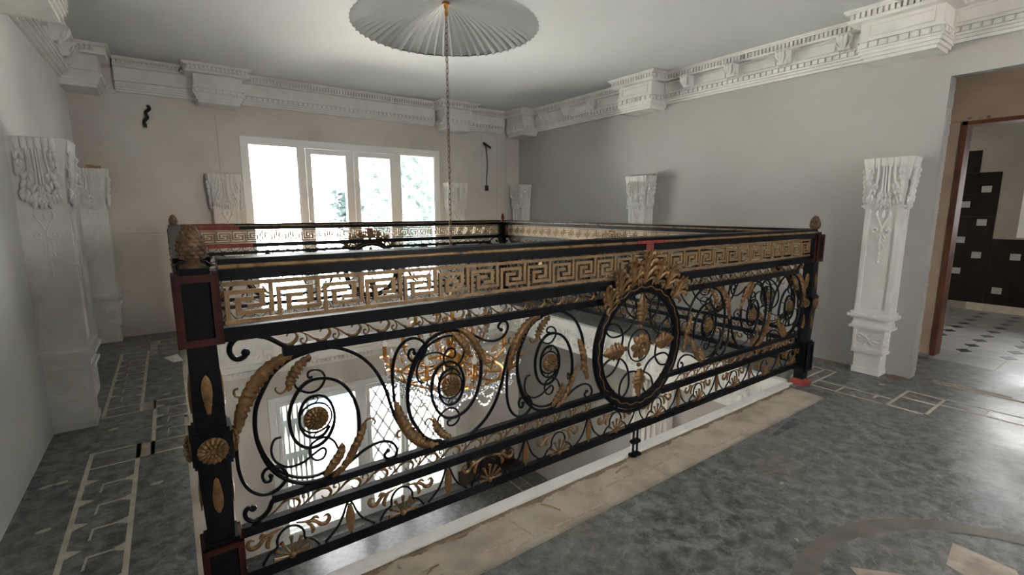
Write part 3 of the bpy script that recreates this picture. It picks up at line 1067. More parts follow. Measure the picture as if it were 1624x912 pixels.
for i in range(10):
    x = 6.17 - 0.1535 + 0.307 * i
    grout.box(x - 0.002, x + 0.002, YF, 1.2, 0, 0.0006)
for j in range(9):
    y = 0.26 - 0.312 * j + 0.156
    grout.box(5.62, 8.9, y - 0.002, y + 0.002, 0, 0.0006)
obj('tile_joint', grout, mat('tile_grout', (0.30, 0.30, 0.29), 0.9), wf)
# far wall with window opening
ww = MB()
for (y0, y1, z0, z1) in ((-0.40, 1.2, 0, ZC), (-1.10, -0.40, 0, 1.04), (-1.10, -0.40, 2.0, ZC), (YF, -1.10, 0, ZC)):
    ww.box(8.90, 9.1, y0, y1, z0, z1)
wwall = struct('wall_washroom', ww, WALLW, 'washroom end wall partly covered with dark brown tiles')
struct('wall_washroom_side', MB().box(5.86, 9.1, 1.2, 1.3, 0, ZC), WALLW, 'side wall of the washroom')
struct('wall_washroom_front', MB().box(5.72, 9.1, YF - 0.2, YF, 0, ZC), WALLW, 'front wall of the washroom')
tm_ = None
for j in range(7):
    for i in range(6):
        z0 = 0.10 + j * 0.292
        y0 = -0.135 + i * 0.222
        if y0 > 1.1:
            continue
        z1 = z0 + 0.2912
        if i == 0 and j == 6:
            continue
        obj('brown_tile', MB().box(8.885, 8.90, y0, y0 + 0.2212, z0, z1), TILEB, wwall)
for j in range(3):
    for i in range(7):
        obj('brown_tile', MB().box(8.885, 8.90, -0.138 - (i + 1) * 0.222, -0.138 - i * 0.222 - 0.0008, 0.10 + j * 0.292, 0.10 + j * 0.292 + 0.2912), TILEB, wwall)
ins = MB().box(8.876, 8.886, -0.048, 0.048, -0.042, 0.042).mesh('white_inset')
for (y, z) in ((-0.01, 1.63), (-0.01, 1.19), (-0.006, 0.75), (0.18, 0.95), (0.18, 1.43), (0.18, 0.52), (-0.257, 0.29), (-0.379, 0.75), (-0.75, 0.75), (-0.62, 0.29), (0.37, 1.19), (0.37, 0.75), (0.37, 1.63)):
    obj('white_inset', ins, TILEW, wwall, (0, y, z))
obj('skirting', MB().box(8.87, 8.90, -1.8, 0.02, 0.0, 0.10), INLAY, wwall)
w3 = tag(empty('window_3'), 'white framed washroom window beside the brown tiles', None, None, 'structure')
wfm = MB()
for (y0, y1, z0, z1) in ((-0.44, -0.36, 1.0, 2.04), (-1.14, -1.06, 1.0, 2.04), (-1.06, -0.44, 1.0, 1.08), (-1.06, -0.44, 1.96, 2.04)):
    wfm.box(8.87, 8.95, y0, y1, z0, z1)
obj('window_frame', wfm, WHITE, w3)
obj('pane', MB().box(8.90, 8.904, -1.06, -0.44, 1.08, 1.96), PANE, w3)


# ------------------------------------------------------------------ ornament shapes
def petals(mb, rad, n, w, t, y=-0.006, r0=0.25, tip_out=0.0):
    for k in range(n):
        a = 2 * PI * k / n
        c, s = math.cos(a), math.sin(a)
        mb.lobe([(r0 * rad * c, y, r0 * rad * s), (0.65 * rad * c, y - t, 0.65 * rad * s), (rad * c, y + tip_out, rad * s)], w, t, 5, 3)


RX = Matrix.Rotation(PI / 2, 3, 'X')


def rosette_mesh(rad, name='rosette'):
    mb = MB()
    mb.lathe([(rad * 0.96, -0.003), (rad * 0.96, 0.003), (rad * 0.8, 0.005), (rad * 0.4, 0.004)], 24, (0, 0, 0), RX)
    petals(mb, rad, 16, rad * 0.135, 0.005, -0.005, 0.4)
    petals(mb, rad * 0.55, 10, rad * 0.11, 0.004, -0.010, 0.3)
    mb.lathe([(rad * 0.24, 0.004), (rad * 0.24, 0.012), (rad * 0.14, 0.018), (0.001, 0.020)], 12, (0, 0, 0), RX)
    return mb.mesh(name)


# ------------------------------------------------------------------ newel posts
def inset_panel(mb, x0, x1, z0, z1, y, d, m=0.014):
    """raised border on the four sides of a recessed field (front side, -y)"""
    mb.box(x0, x0 + m, y - d, y, z0, z1).box(x1 - m, x1, y - d, y, z0, z1)
    mb.box(x0 + m, x1 - m, y - d, y, z1 - m, z1).box(x0 + m, x1 - m, y - d, y, z0, z0 + m)


def four(mb, fn):
    """repeat a -y side builder on the four sides of a square post"""
    for k in range(4):
        t = MB()
        fn(t)
        R = Matrix.Rotation(k * PI / 2, 3, 'Z')
        mb.add([R @ Vector(v) for v in t.v], t.f)
    return mb


top_field = MB().box(-0.047, 0.047, -0.047, 0.047, 0.972, 1.170).mesh('head_core')
top_frame = four(MB(), lambda t: inset_panel(t, -0.056, 0.056, 0.968, 1.172, -0.046, 0.010, 0.021)).mesh('head_frame')
cap_plate = MB().box(-0.037, 0.037, -0.037, 0.037, 1.172, 1.189).mesh('cap_plate')
shaft_u = MB().frustum(0, 0, 0.712, 0.972, 0.041, 0.041, 0.036, 0.036)
shaft_u.box(-0.055, 0.055, -0.055, 0.055, 0.692, 0.703).box(-0.047, 0.047, -0.047, 0.047, 0.703, 0.714)
shaft_u = shaft_u.mesh('upper_shaft')
boss = MB().box(-0.053, 0.053, -0.053, 0.053, 0.612, 0.694).mesh('rosette_block')
shaft_l = MB().frustum(0, 0, 0.34, 0.600, 0.034, 0.034, 0.043, 0.043)
shaft_l.box(-0.049, 0.049, -0.049, 0.049, 0.600, 0.613).box(-0.046, 0.046, -0.046, 0.046, 0.338, 0.352)
shaft_l = shaft_l.mesh('lower_shaft')
base_core = MB().box(-0.046, 0.046, -0.046, 0.046, 0.115, 0.340).mesh('base_core')
base_frame = four(MB(), lambda t: inset_panel(t, -0.056, 0.056, 0.112, 0.338, -0.045, 0.011, 0.018)).mesh('base_frame')
foot_shaft = MB().box(-0.036, 0.036, -0.036, 0.036, 0.03, 0.115).mesh('foot_shaft')
foot = MB().frustum(0, 0, 0.0, 0.012, 0.062, 0.062, 0.062, 0.062).frustum(0, 0, 0.012, 0.042, 0.058, 0.058, 0.038, 0.038).mesh('foot')
lance = MB()
lance.lobe([(0, -0.054), (0, -0.01), (0, 0.03), (0, 0.064)], 0.016, 0.006, 6, 5, tip=0.05)
lance.lobe([(0, -0.05), (0, 0), (0, 0.055)], 0.0025, 0.008, 4, 3)
for k in range(5):
    for s in (-1, 1):
        lance.lobe([(0, -0.035 + k * 0.016), (s * 0.011, -0.024 + k * 0.016)], 0.002, 0.006, 4, 2)
lance = lance.mesh('lance_leaf')
ros_post = rosette_mesh(0.041, 'rosette')
# pine cone finial
cone = MB()
cone.lathe([(0.030, 1.189), (0.031, 1.194), (0.021, 1.200), (0.0165, 1.206), (0.020, 1.212), (0.030, 1.222), (0.034, 1.236), (0.033, 1.252), (0.029, 1.272), (0.022, 1.292), (0.012, 1.306), (0.002, 1.311)], 18)
sc = MB()
for j in range(8):
    z = 1.219 + j * 0.0112
    rr = [0.029, 0.0335, 0.0345, 0.0335, 0.031, 0.0275, 0.0225, 0.016][j]
    for k in range(10):
        a = 2 * PI * (k + 0.5 * (j % 2)) / 10
        c, s = math.cos(a), math.sin(a)
        sc.lobe([(rr * 0.92 * c, rr * 0.92 * s, z - 0.006), (rr * 1.05 * c, rr * 1.05 * s, z), (rr * 1.03 * c, rr * 1.03 * s, z + 0.007)],
                0.0088 * rr / 0.034, 0.0035, 5, 2, N=(c, s, 0))
cone, sc = cone.mesh('finial'), sc.mesh('cone_scales')
hook = MB()
for s in (-1, 1):
    hook.lobe([(s * 0.014, 0.0, 1.200), (s * 0.028, 0.0, 1.206), (s * 0.040, 0.0, 1.196), (s * 0.046, 0.0, 1.190)], 0.004, 0.010, 5, 3)
hook = hook.mesh('scroll_foot')

POSTS = [((0, 0), 'near', RED, BROWN, 'dark red and black corner newel post nearest the viewer with bronze pine cone'),
         ((RL, 0), 'right', IRON, BROWN, 'black corner newel post by the right wall standing on a red foot'),
         ((RL, RD), 'far', IRON, REDB, 'black corner newel post at the far corner with small red finial'),
         ((0, RD), 'left', IRON, TAN, 'corner newel post at the far left with pale tan finial')]
for (px, py), tagname, fmat, cmat, lab in POSTS:
    p = tag(empty('newel_post', (px, py, 0)), lab, 'newel post', 'corner posts of the iron railing')
    hc = obj('head_core', variant(top_field, IRON), IRON, p)
    obj('head_frame', variant(top_frame, RED if tagname in ('near', 'right') else IRON), fmat, p)
    obj('cap_plate', variant(cap_plate, IRON), IRON, p)
    fsc = 0.62 if tagname == 'far' else 1.0
    fo = obj('finial', variant(cone, cmat), cmat, p, (0, 0, 1.189 * (1 - 1.0) if fsc == 1 else 0), (0, 0, 0), (fsc, fsc, 1))
    obj('cone_scales', variant(sc, cmat), cmat, fo)
    obj('upper_shaft', variant(shaft_u, IRON), IRON, p)
    obj('rosette_block', variant(boss, IRON), IRON, p)
    obj('lower_shaft', variant(shaft_l, IRON), IRON, p)
    obj('base_core', variant(base_core, IRON), IRON, p)
    obj('base_frame', variant(base_frame, RED if tagname == 'near' else IRON), IRON, p)
    obj('foot_shaft', variant(foot_shaft, IRON), IRON, p)
    ft = obj('foot', variant(foot, REDB), REDB, p)
    if tagname == 'near':
        obj('scroll_foot', hook, IRON, p)
    for k in range(4):
        R = Matrix.Rotation(k * PI / 2, 3, 'Z')
        q = R @ Vector((0, -0.054, 0.652))
        obj('rosette', ros_post, GOLD, p, q, (0, 0, k * PI / 2))
        q = R @ Vector((0, -0.041, 0.815))
        obj('lance_leaf', lance, GOLD, p, q, (-0.03, 0, k * PI / 2))
        q = R @ Vector((0, -0.041, 0.510))
        obj('lance_leaf', lance, GOLD, p, q, (PI + 0.03, 0, k * PI / 2 + PI))

# ------------------------------------------------------------------ railing panels
VOL = [(0.018, 0.239), (-0.039, 0.228), (-0.078, 0.214), (-0.12, 0.183), (-0.146, 0.143), (-0.17, 0.095), (-0.18, 0.056), (-0.183, 0.002), (-0.176, -0.055), (-0.157, -0.117), (-0.126, -0.168), (-0.074, -0.212), (-0.011, -0.228), (0.044, -0.22), (0.095, -0.19), (0.131, -0.134), (0.144, -0.062), (0.139, 0.007), (0.116, 0.069), (0.081, 0.112), (0.035, 0.134), (-0.014, 0.133), (-0.053, 0.101), (-0.078, 0.048), (-0.083, -0.001), (-0.074, -0.051), (-0.054, -0.084), (-0.026, -0.101), (0.009, -0.099), (0.04, -0.074), (0.06, -0.026), (0.058, 0.021), (0.042, 0.058), (0.017, 0.077), (-0.015, 0.076), (-0.039, 0.054), (-0.051, 0.019), (-0.05, -0.022), (-0.035, -0.054), (-0.007, -0.070), (0.022, -0.066), (0.043, -0.040)]
TWIN = [(-0.181, -0.017), (-0.165, -0.076), (-0.137, -0.135), (-0.100, -0.176), (-0.056, -0.200), (-0.01, -0.208), (0.026, -0.202)]
SBAR = [(-0.039, 0.231), (0.006, 0.238), (0.053, 0.238), (0.106, 0.222), (0.166, 0.181), (0.215, 0.118), (0.248, 0.040), (0.264, -0.022), (0.296, -0.11), (0.350, -0.168), (0.40, -0.20), (0.468, -0.221)]
STEM = [(-0.060, 0.233), (-0.12, 0.213), (-0.175, 0.164), (-0.209, 0.105), (-0.229, 0.039), (-0.238, -0.03), (-0.238, -0.114), (-0.221, -0.176), (-0.188, -0.213), (-0.151, -0.221), (-0.118, -0.205), (-0.102, -0.176), (-0.116, -0.144), (-0.134, -0.134)]
HOOKC = [(-0.126, -0.168), (-0.139, -0.138), (-0.161, -0.134), (-0.174, -0.152), (-0.169, -0.175), (-0.153, -0.178), (-0.150, -0.162)]
TEND = [(-0.111, -0.038), (-0.132, -0.043), (-0.143, -0.077), (-0.133, -0.118), (-0.097, -0.148), (-0.052, -0.147), (-0.016, -0.128), (0.014, -0.114), (0.026, -0.129), (0.015, -0.152), (-0.009, -0.152), (-0.026, -0.127), (-0.023, -0.095), (-0.002, -0.08), (0.028, -0.078), (0.054, -0.101), (0.066, -0.132)]
LOOP = [(-0.061, 0.142), (-0.053, 0.117), (-0.02, 0.094), (0.015, 0.098), (0.037, 0.129), (0.03, 0.156), (0.008, 0.169), (-0.014, 0.163), (-0.015, 0.146), (-0.002, 0.145)]
GSCR = [(0.029, -0.224), (0.095, -0.201), (0.156, -0.166), (0.214, -0.152), (0.259, -0.165), (0.281, -0.199), (0.272, -0.226), (0.247, -0.229), (0.231, -0.209), (0.246, -0.195)]


def bar(pts, w, t=0.006, k=4, n=6, y=0.0, taper=None, closed=False):
    mb = MB()
    p = cr(xz(pts, y), k, closed)
    ww = (lambda s: w * (1 - taper * s)) if taper else w
    mb.tube(p, ww, t, n, (0, -1, 0), closed)
    return mb


def blob(pts, w, t, y=0.0):
    """bar that ends in a round bead"""
    mb = bar(pts, w, t, 4, 6, y)
    e = pts[-1]
    mb.lathe([(w * 0.4, -0.008), (w * 1.5, -0.004), (w * 1.5, 0.004), (w * 0.4, 0.008)], 8, (e[0], y, e[1]), RX)
    return mb


UNIT = []          # (name, mesh, material)
UNIT.append(('volute_scroll', bar(VOL, 0.0078, 0.0085, 4, 6, 0, 0.45).mesh('volute_scroll'), IRON))
UNIT.append(('inner_scroll_bar', bar(TWIN, 0.005, 0.007).mesh('inner_scroll_bar'), IRON))
UNIT.append(('linking_scroll', bar(SBAR, 0.0065, 0.0075).mesh('linking_scroll'), IRON))
UNIT.append(('outer_scroll', bar(STEM, 0.0058, 0.007).mesh('outer_scroll'), IRON))
UNIT.append(('hook_scroll', blob(HOOKC, 0.0052, 0.006).mesh('hook_scroll'), IRON))
UNIT.append(('tendril', bar(TEND, 0.0040, 0.005, 4, 5).mesh('tendril'), IRON))
UNIT.append(('tendril', bar(LOOP, 0.0040, 0.005, 4, 5).mesh('tendril'), IRON))
UNIT.append(('branch_scroll', blob(GSCR, 0.0052, 0.006).mesh('branch_scroll'), IRON))
l1 = MB().leaf([(-0.062, 0.240), (-0.12, 0.217), (-0.169, 0.174), (-0.203, 0.121), (-0.225, 0.067), (-0.236, 0.005)], 0.016, 0.034, 13, 0.0048, 0.010, 0.003, -0.006, 0.4)
UNIT.append(('acanthus_leaf', l1.mesh('acanthus_leaf'), GOLD))
UNIT.append(('leaf_curl', bar([(-0.187, 0.135), (-0.212, 0.126), (-0.229, 0.133), (-0.23, 0.15), (-0.219, 0.154)], 0.005, 0.004, 4, 6, -0.004, 0.3).mesh('leaf_curl'), GOLD))
l2 = MB().leaf([(-0.005, 0.222), (-0.041, 0.2), (-0.064, 0.172), (-0.077, 0.144), (-0.080, 0.112)], 0.012, 0.027, 8, 0.0045, 0.008, 0.003, -0.006, 0.5)
UNIT.append(('acanthus_leaf', l2.mesh('acanthus_leaf'), GOLD))
UNIT.append(('leaf_curl', bar([(-0.075, 0.14), (-0.09, 0.116), (-0.106, 0.112), (-0.117, 0.126), (-0.114, 0.135)], 0.004, 0.004, 4, 6, -0.004, 0.4).mesh('leaf_curl'), GOLD))
l3 = MB().leaf([(0.04, -0.229), (0.089, -0.193), (0.127, -0.133), (0.150, -0.090), (0.165, -0.055)], 0.018, 0.016, 9, 0.0045, 0.008, 0.003, -0.006, 0.45)
UNIT.append(('acanthus_leaf', l3.mesh('acanthus_leaf'), GOLD))
UNIT.append(('leaf_curl', bar([(0.157, -0.072), (0.170, -0.052), (0.19, -0.05), (0.201, -0.064), (0.196, -0.076)], 0.0045, 0.004, 4, 6, -0.004, 0.4).mesh('leaf_curl'), GOLD))
l4 = MB().leaf([(0.012, -0.215), (0.041, -0.178), (0.067, -0.145), (0.080, -0.112)], 0.027, 0.012, 6, 0.0045, 0.007, 0.003, -0.006, 0.5)
UNIT.append(('acanthus_leaf', l4.mesh('acanthus_leaf'), GOLD))
ros_un = rosette_mesh(0.043, 'rosette')
rim_un = MB().tube([(0.052 * math.cos(2 * PI * k / 28), 0, 0.052 * math.sin(2 * PI * k / 28)) for k in range(28)], 0.0035, 0.004, 6, closed=True)
for s in (-1, 1):
    rim_un.tube(cr(xz([(0, s * 0.054), (s * 0.008, s * 0.060), (s * 0.010, s * 0.070), (0, s * 0.074), (-s * 0.006, s * 0.067)]), 3), 0.0022, 0.003, 5)
rim_un = rim_un.mesh('rosette_rim')

# greek key cell, unit 1 x 1 scaled to .14 x .125
kw, kh = 0.14, 0.128
KB = [(0, 1, 0, .10), (0, 1, .90, 1), (.03, .12, .10, .80), (.12, .80, .70, .80), (.69, .80, .35, .70), (.45, .69, .35, .45),
      (.88, .97, .20, .90), (.22, .88, .20, .30), (.22, .33, .30, .62), (.33, .58, .52, .62)]
keyc = MB()
for a, b, c, d in KB:
    keyc.box(a * kw, b * kw, -0.005, 0.005, c * kh, d * kh)
keyc = keyc.mesh('greek_key')
pin = MB()
for z in (0.42, 0.58):
    pin.box(0.78 * kw, 1.25 * kw, -0.001, 0.008, z * kh - 0.002, z * kh + 0.002)
pin = pin.mesh('key_pin')

# running wave, unit .098 long, between z .922 and .962 (own origin at left, low)
wavem = MB()
wavem.tube(cr(xz([(0.000, 0.045), (0.026, 0.032), (0.048, 0.014), (0.069, 0.005), (0.090, 0.010), (0.101, 0.028), (0.092, 0.043), (0.076, 0.042), (0.069, 0.033)]), 4),
           lambda s: 0.0024 + 0.0044 * math.sin(PI * min(1, s * 1.15)) ** 2 * (1 if s > 0.3 else 0.5), 0.0045, 6)
wavet = MB()
wavet.tube(cr(xz([(0.000, 0.045), (0.019, 0.034), (0.027, 0.018), (0.021, 0.004), (0.009, 0.006), (0.008, 0.017), (0.016, 0.018)]), 4), lambda s: 0.0018 + 0.0014 * s, 0.004, 5)
wavem, wavet = wavem.mesh('wave_scroll'), wavet.mesh('wave_tendril')

# palmette modules
ARCH = [(-0.091, 0.184), (-0.083, 0.200), (-0.066, 0.222), (-0.044, 0.234), (-0.042, 0.261), (-0.026, 0.286), (0.0, 0.296), (0.026, 0.286), (0.042, 0.261), (0.044, 0.234), (0.066, 0.222), (0.083, 0.200), (0.091, 0.184)]
archm = bar(ARCH, 0.0042, 0.005).mesh('palmette_arch')
palm = MB()
for k in range(-3, 4):
    a = PI / 2 + k * 0.47
    l = 0.074 - 0.003 * abs(k) ** 1.4
    pts = [(q * l * math.cos(a), -0.002 - 0.006 * q, 0.190 + q * l * math.sin(a)) for q in (0.12, 0.4, 0.65, 0.82, 0.95, 1.0)]
    palm.tube(cr(pts, 2), lambda s_: 0.0022 + 0.0066 * s_ ** 1.3 if s_ < 0.9 else 0.0082 * math.sqrt(max(0.03, (1 - s_) * 10)), lambda s_: 0.004 + 0.003 * s_, 6)
palm.lathe([(0.012, -0.006), (0.012, 0.008), (0.004, 0.013)], 8, (0, 0, 0.192), RX)
palm = palm.mesh('palmette')
sprig = MB()
sprig.lobe([(0.020, 0.300), (0.045, 0.293), (0.078, 0.284), (0.098, 0.264), (0.118, 0.262), (0.128, 0.276), (0.122, 0.291), (0.108, 0.287)], 0.0085, 0.006, 6, 4, tip=0.4)
sprig.lobe([(0.050, 0.290), (0.066, 0.272), (0.072, 0.252), (0.066, 0.240)], 0.008, 0.006, 6, 3)
sprig.lobe([(0.060, 0.290), (0.082, 0.298), (0.094, 0.286)], 0.006, 0.006, 6, 3)
sprig = sprig.mesh('leaf_sprig')
droparch = MB()
for s in (-1, 1):
    droparch.tube(cr(xz([(0, 0.318), (s * 0.012, 0.298), (s * 0.023, 0.268), (s * 0.042, 0.232), (s * 0.072, 0.203), (s * 0.086, 0.192), (s * 0.089, 0.180)]), 4), 0.0042, 0.005, 6)
droparch = droparch.mesh('drop_arch')
dropl = MB()
dropl.lobe([(0, 0.306), (0, 0.275), (0, 0.24), (0, 0.186)], 0.0185, 0.006, 6, 5, tip=0.06)
dropl.lobe([(0, 0.30), (0, 0.19)], 0.002, 0.0085, 4, 3)
dropl = dropl.mesh('drop_leaf')

# end caps of the rails
tcap = blob([(0.235, 0.903), (0.205, 0.925), (0.165, 0.955), (0.133, 0.967), (0.101, 0.972), (0.075, 0.964), (0.060, 0.945), (0.058, 0.924), (0.068, 0.906), (0.082, 0.901), (0.096, 0.907), (0.100, 0.918)], 0.0085, 0.009).mesh('end_scroll')
bcap = blob([(0.155, 0.418), (0.138, 0.404), (0.125, 0.378), (0.104, 0.360), (0.080, 0.357), (0.062, 0.372), (0.057, 0.392), (0.066, 0.406), (0.081, 0.402)], 0.0075, 0.008).mesh('end_scroll')

# central ring
RC = 0.632
NR = 72


def circ(rr, n=NR, y=0.0, c=(0, 0)):
    return [(c[0] + rr * math.cos(2 * PI * k / n), y, c[1] + rr * math.sin(2 * PI * k / n)) for k in range(n)]


ringm = MB().tube(circ(0.318), 0.026, 0.012, 8, closed=True)
ringm.tube(circ(0.341), 0.008, 0.014, 6, closed=True).tube(circ(0.294), 0.008, 0.014, 6, closed=True)
ringm = ringm.mesh('ring')
ringg = MB().tube([(0.319 * math.cos(a) + 0.005 * math.cos(a) * math.sin(24 * a), -0.0095, 0.319 * math.sin(a) + 0.005 * math.sin(a) * math.sin(24 * a)) for a in [2 * PI * k / 192 for k in range(192)]], 0.0045, 0.003, 5, closed=True)
ringg = ringg.mesh('gilt_ring_line')
strapm = MB().tube([(0.362 * math.cos(a), 0, 0.362 * math.sin(a)) for a in [math.radians(-128 + i * 3.8) for i in range(21)]], 0.010, 0.012, 6)
for a in (-90, -118, -62):
    a = math.radians(a)
    strapm.tube([(0.335 * math.cos(a), 0, 0.335 * math.sin(a)), (0.362 * math.cos(a), 0, 0.362 * math.sin(a))], 0.008, 0.010, 6)
strapm = strapm.mesh('ring_strap')
Q = [(0.0, 0.147), (-0.055, 0.160), (-0.108, 0.200), (-0.127, 0.262), (-0.093, 0.288), (-0.050, 0.258), (-0.034, 0.190), (-0.068, 0.120), (-0.136, 0.082), (-0.216, 0.078), (-0.262, 0.116), (-0.240, 0.148), (-0.176, 0.136), (-0.135, 0.078)]
loopc = []
for k in range(4):
    c, s = math.cos(k * PI / 2), math.sin(k * PI / 2)
    loopc += [(p[0] * c - p[1] * s, p[0] * s + p[1] * c) for p in Q]
loopm = bar(loopc, 0.0052, 0.006, 4, 6, 0, None, True).mesh('ring_tracery')
cloop = MB().tube(circ(0.088, 36), 0.004, 0.005, 6, closed=True).mesh('centre_ring')
flow = MB()
petals(flow, 0.078, 8, 0.023, 0.009, -0.006, 0.25)
petals(flow, 0.046, 6, 0.016, 0.008, -0.014, 0.2)
flow.lathe([(0.012, 0.010), (0.012, 0.022), (0.004, 0.028)], 10, (0, 0, 0), RX)
flow = flow.mesh('flower')
rleaf = MB()
rleaf.leaf([(0, 0.128), (0, 0.17), (0, 0.22), (0, 0.29)], 0.050, 0.050, 6, 0.004, 0.014, 0.003, -0.008, 0.85)
rleaf.lobe([(0, 0.12), (0, 0.20), (0, 0.285)], 0.003, 0.006, 5, 4, -0.018)
rleaf = rleaf.mesh('ring_leaf')
rbead = MB().lathe([(0.003, -0.012), (0.010, -0.008), (0.013, 0), (0.010, 0.008), (0.003, 0.012)], 10, (0, 0, 0.107)).mesh('bead')


# acanthus frond of the crown; base at origin, pointing up
def frond(h, spread, n=3):
    mb = MB()
    mb.lobe([(0, 0, 0), (0, -0.014, h * 0.4), (0, -0.024, h * 0.75), (0, -0.042, h)], h * 0.10, 0.010, 6, 4, tip=0.3)
    for i in range(n):
        q = i / (n - 1)
        z0 = h * (0.03 + 0.16 * q)
        for s in (-1, 1):
            x1 = s * spread * (1.0 - 0.45 * q)
            zt = h * (0.42 + 0.40 * q)
            mb.lobe([(0, -0.002 * i, z0), (x1 * 0.22, -0.010, z0 + (zt - z0) * 0.55), (x1 * 0.70, -0.020, zt), (x1 * 1.10, -0.032, zt + h * 0.03), (x1 * 1.30, -0.030, zt - h * 0.06)],
                    h * 0.082, 0.010, 6, 3, tip=0.45)
    for s in (-1, 1):
        mb.lobe([(0, 0, h * 0.02), (s * spread * 0.5, -0.012, h * 0.14), (s * spread * 1.0, -0.018, h * 0.12), (s * spread * 0.98, -0.016, -h * 0.02)], h * 0.065, 0.008, 6, 3, tip=0.45)
    return mb.mesh('crown_leaf')


fr_c, fr_s = frond(0.185, 0.066), frond(0.160, 0.052)
# centre foot of the railing
cf = MB()
for s in (-1, 1):
    cf.tube([(s * 0.016, 0, 0.16), (s * 0.016, 0, 0.012)], 0.0062, 0.0062, 8, (0, -1, 0))
cf.lathe([(0.026, 0.0), (0.026, 0.006), (0.010, 0.010)], 12, (-0.016, 0, 0)).lathe([(0.026, 0.0), (0.026, 0.006), (0.010, 0.010)], 12, (0.016, 0, 0))
cf = cf.mesh('centre_leg')
cfb = MB().box(-0.027, 0.027, -0.012, 0.012, 0.070, 0.092).box(-0.030, 0.030, -0.015, 0.015, 0.076, 0.086).mesh('leg_collar')


def railing(loc, rz, length, label, redspot, primer_end=False):
    t = tag(empty('iron_railing', (loc[0], loc[1], 0), rz), label, 'railing', 'wrought iron railings round the well')
    a, b = 0.057, length - 0.057
    cx = length / 2
    # handrail: base plank, gilt moulding, top plank
    obj('handrail', MB().box(a, b, -0.040, 0.040, 1.149, 1.186).box(a, b, -0.047, 0.047, 1.197, 1.213), IRON, t)
    g = MB()
    g.tube([(a + i * (b - a) / 60, -0.041, 1.191) for i in range(61)], 0.0085, 0.0085, 8, (0, -1, 0))
    g.tube([(a + i * (b - a) / 60, 0.041, 1.191) for i in range(61)], 0.0085, 0.0085, 8, (0, -1, 0))
    g.box(a, b, -0.040, 0.040, 1.185, 1.198)
    obj('gilt_moulding', g, GOLDW, t)
    if primer_end:
        obj('primer_patch', MB().box(b - 0.46, b, -0.0475, 0.0475, 1.1965, 1.2135).box(b - 0.50, b, -0.0405, 0.0405, 1.1485, 1.1965), REDB, t)
        obj('primer_patch', MB().box(b - 0.62, b, -0.0155, 0.0155, 0.9615, 1.0055), REDB, t)
    for z0, z1, d, x0, x1 in ((0.962, 1.005, 0.015, a, b), (0.890, 0.921, 0.014, 0.215, length - 0.215), (0.403, 0.428, 0.013, 0.150, length - 0.150),
                              (0.316, 0.350, 0.014, a, b), (0.151, 0.190, 0.012, a, b)):
        if z0 in (0.890, 0.403, 0.316):
            for q0, q1 in ((x0, cx - 0.20), (cx + 0.20, x1)):
                obj('rail', MB().box(q0, q1, -d, d, z0, z1), IRON, t)
        else:
            obj('rail', MB().box(x0, x1, -d, d, z0, z1), IRON, t)
    # greek key
    k0 = 0.064
    kn = round((length - 2 * k0) / kw)
    sx = (length - 2 * k0) / (kn * kw)
    for i in range(kn):
        obj('greek_key', keyc, GOLDK, t, (k0 + i * kw * sx, -0.006, 1.0125), (0, 0, 0), (sx, 1, 1))
        if i < kn - 1:
            obj('key_pin', pin, IRON, t, (k0 + i * kw * sx, 0, 1.0125), (0, 0, 0), (sx, 1, 1))
    # running waves, mirrored about the ring
    wn_ = int((cx - 0.24 - 0.20) / 0.103)
    for side in (0, 1):
        for i in range(wn_ + 1):
            x = 0.160 + i * 0.1035
            if x + 0.10 > cx - 0.26:
                continue
            X = x if side == 0 else length - x - 0.105
            obj('wave_scroll', wavem, GOLD, t, (X, 0, 0.9185), (0, 0, 0))
            obj('wave_tendril', wavet, GOLD, t, (X + 0.1035, 0, 0.9185), (0, 0, 0))
            obj('wave_scroll', wavem, GOLD, t, (X - 0.03, 0, 0.4015), (0, 0, 0), (1, 1, -1.05))
            obj('wave_tendril', wavet, GOLD, t, (X + 0.0735, 0, 0.4015), (0, 0, 0), (1, 1, -1.05))
    for s in (1, -1):
        X = 0.011 if s == 1 else length - 0.011
        obj('end_scroll', tcap, IRON, t, (X, 0, 0), (0, 0, 0), (s, 1, 1))
        obj('end_scroll', bcap, IRON, t, (X, 0, 0), (0, 0, 0), (s, 1, 1))
    # six volutes
    sp = (cx - 0.301 - 0.632) / 2
    for s in (1, -1):
        for i in range(3):
            x = 0.301 + sp * i
            X = x if s == 1 else length - x
            fz = 1 if i % 2 == 0 else -1
            for nm, me_, m_ in UNIT:
                if i == 2 and nm in ('linking_scroll',):
                    continue
                obj(nm, me_, m_, t, (X, 0, 0.656), (0, 0, 0), (s * (sp / 0.514 if nm == 'linking_scroll' else 1), 1, fz))
            if i == 2:
                lk = bar([(-0.039, 0.231), (0.006, 0.238), (0.053, 0.236), (0.106, 0.218), (0.160, 0.176), (0.198, 0.11), (0.215, 0.05)], 0.0065, 0.0075)
                obj('linking_scroll', lk, IRON, t, (X, 0, 0.656), (0, 0, 0), (s, 1, fz))
                sl_ = MB().leaf([(0.245, -0.13), (0.222, -0.06), (0.212, 0.0), (0.195, 0.05), (0.175, 0.085)], 0.022, 0.022, 8, 0.0045, 0.009, 0.003, -0.006, 0.45)
                obj('acanthus_leaf', sl_, GOLD, t, (X, 0, 0.656), (0, 0, 0), (s, 1, fz))
            ro_ = obj('rosette', ros_un, GOLD, t, (X, -0.004, 0.656))
            obj('rosette_rim', rim_un, IRON, t, (X, 0, 0.656))
    # ring
    obj('ring', ringm, IRON, t, (cx, 0, RC))
    obj('gilt_ring_line', ringg, GOLD, t, (cx, 0, RC))
    obj('gilt_ring_line', ringg, GOLD, t, (cx, 0, RC), (0, 0, PI))
    obj('ring_tracery', loopm, IRON, t, (cx, 0, RC))
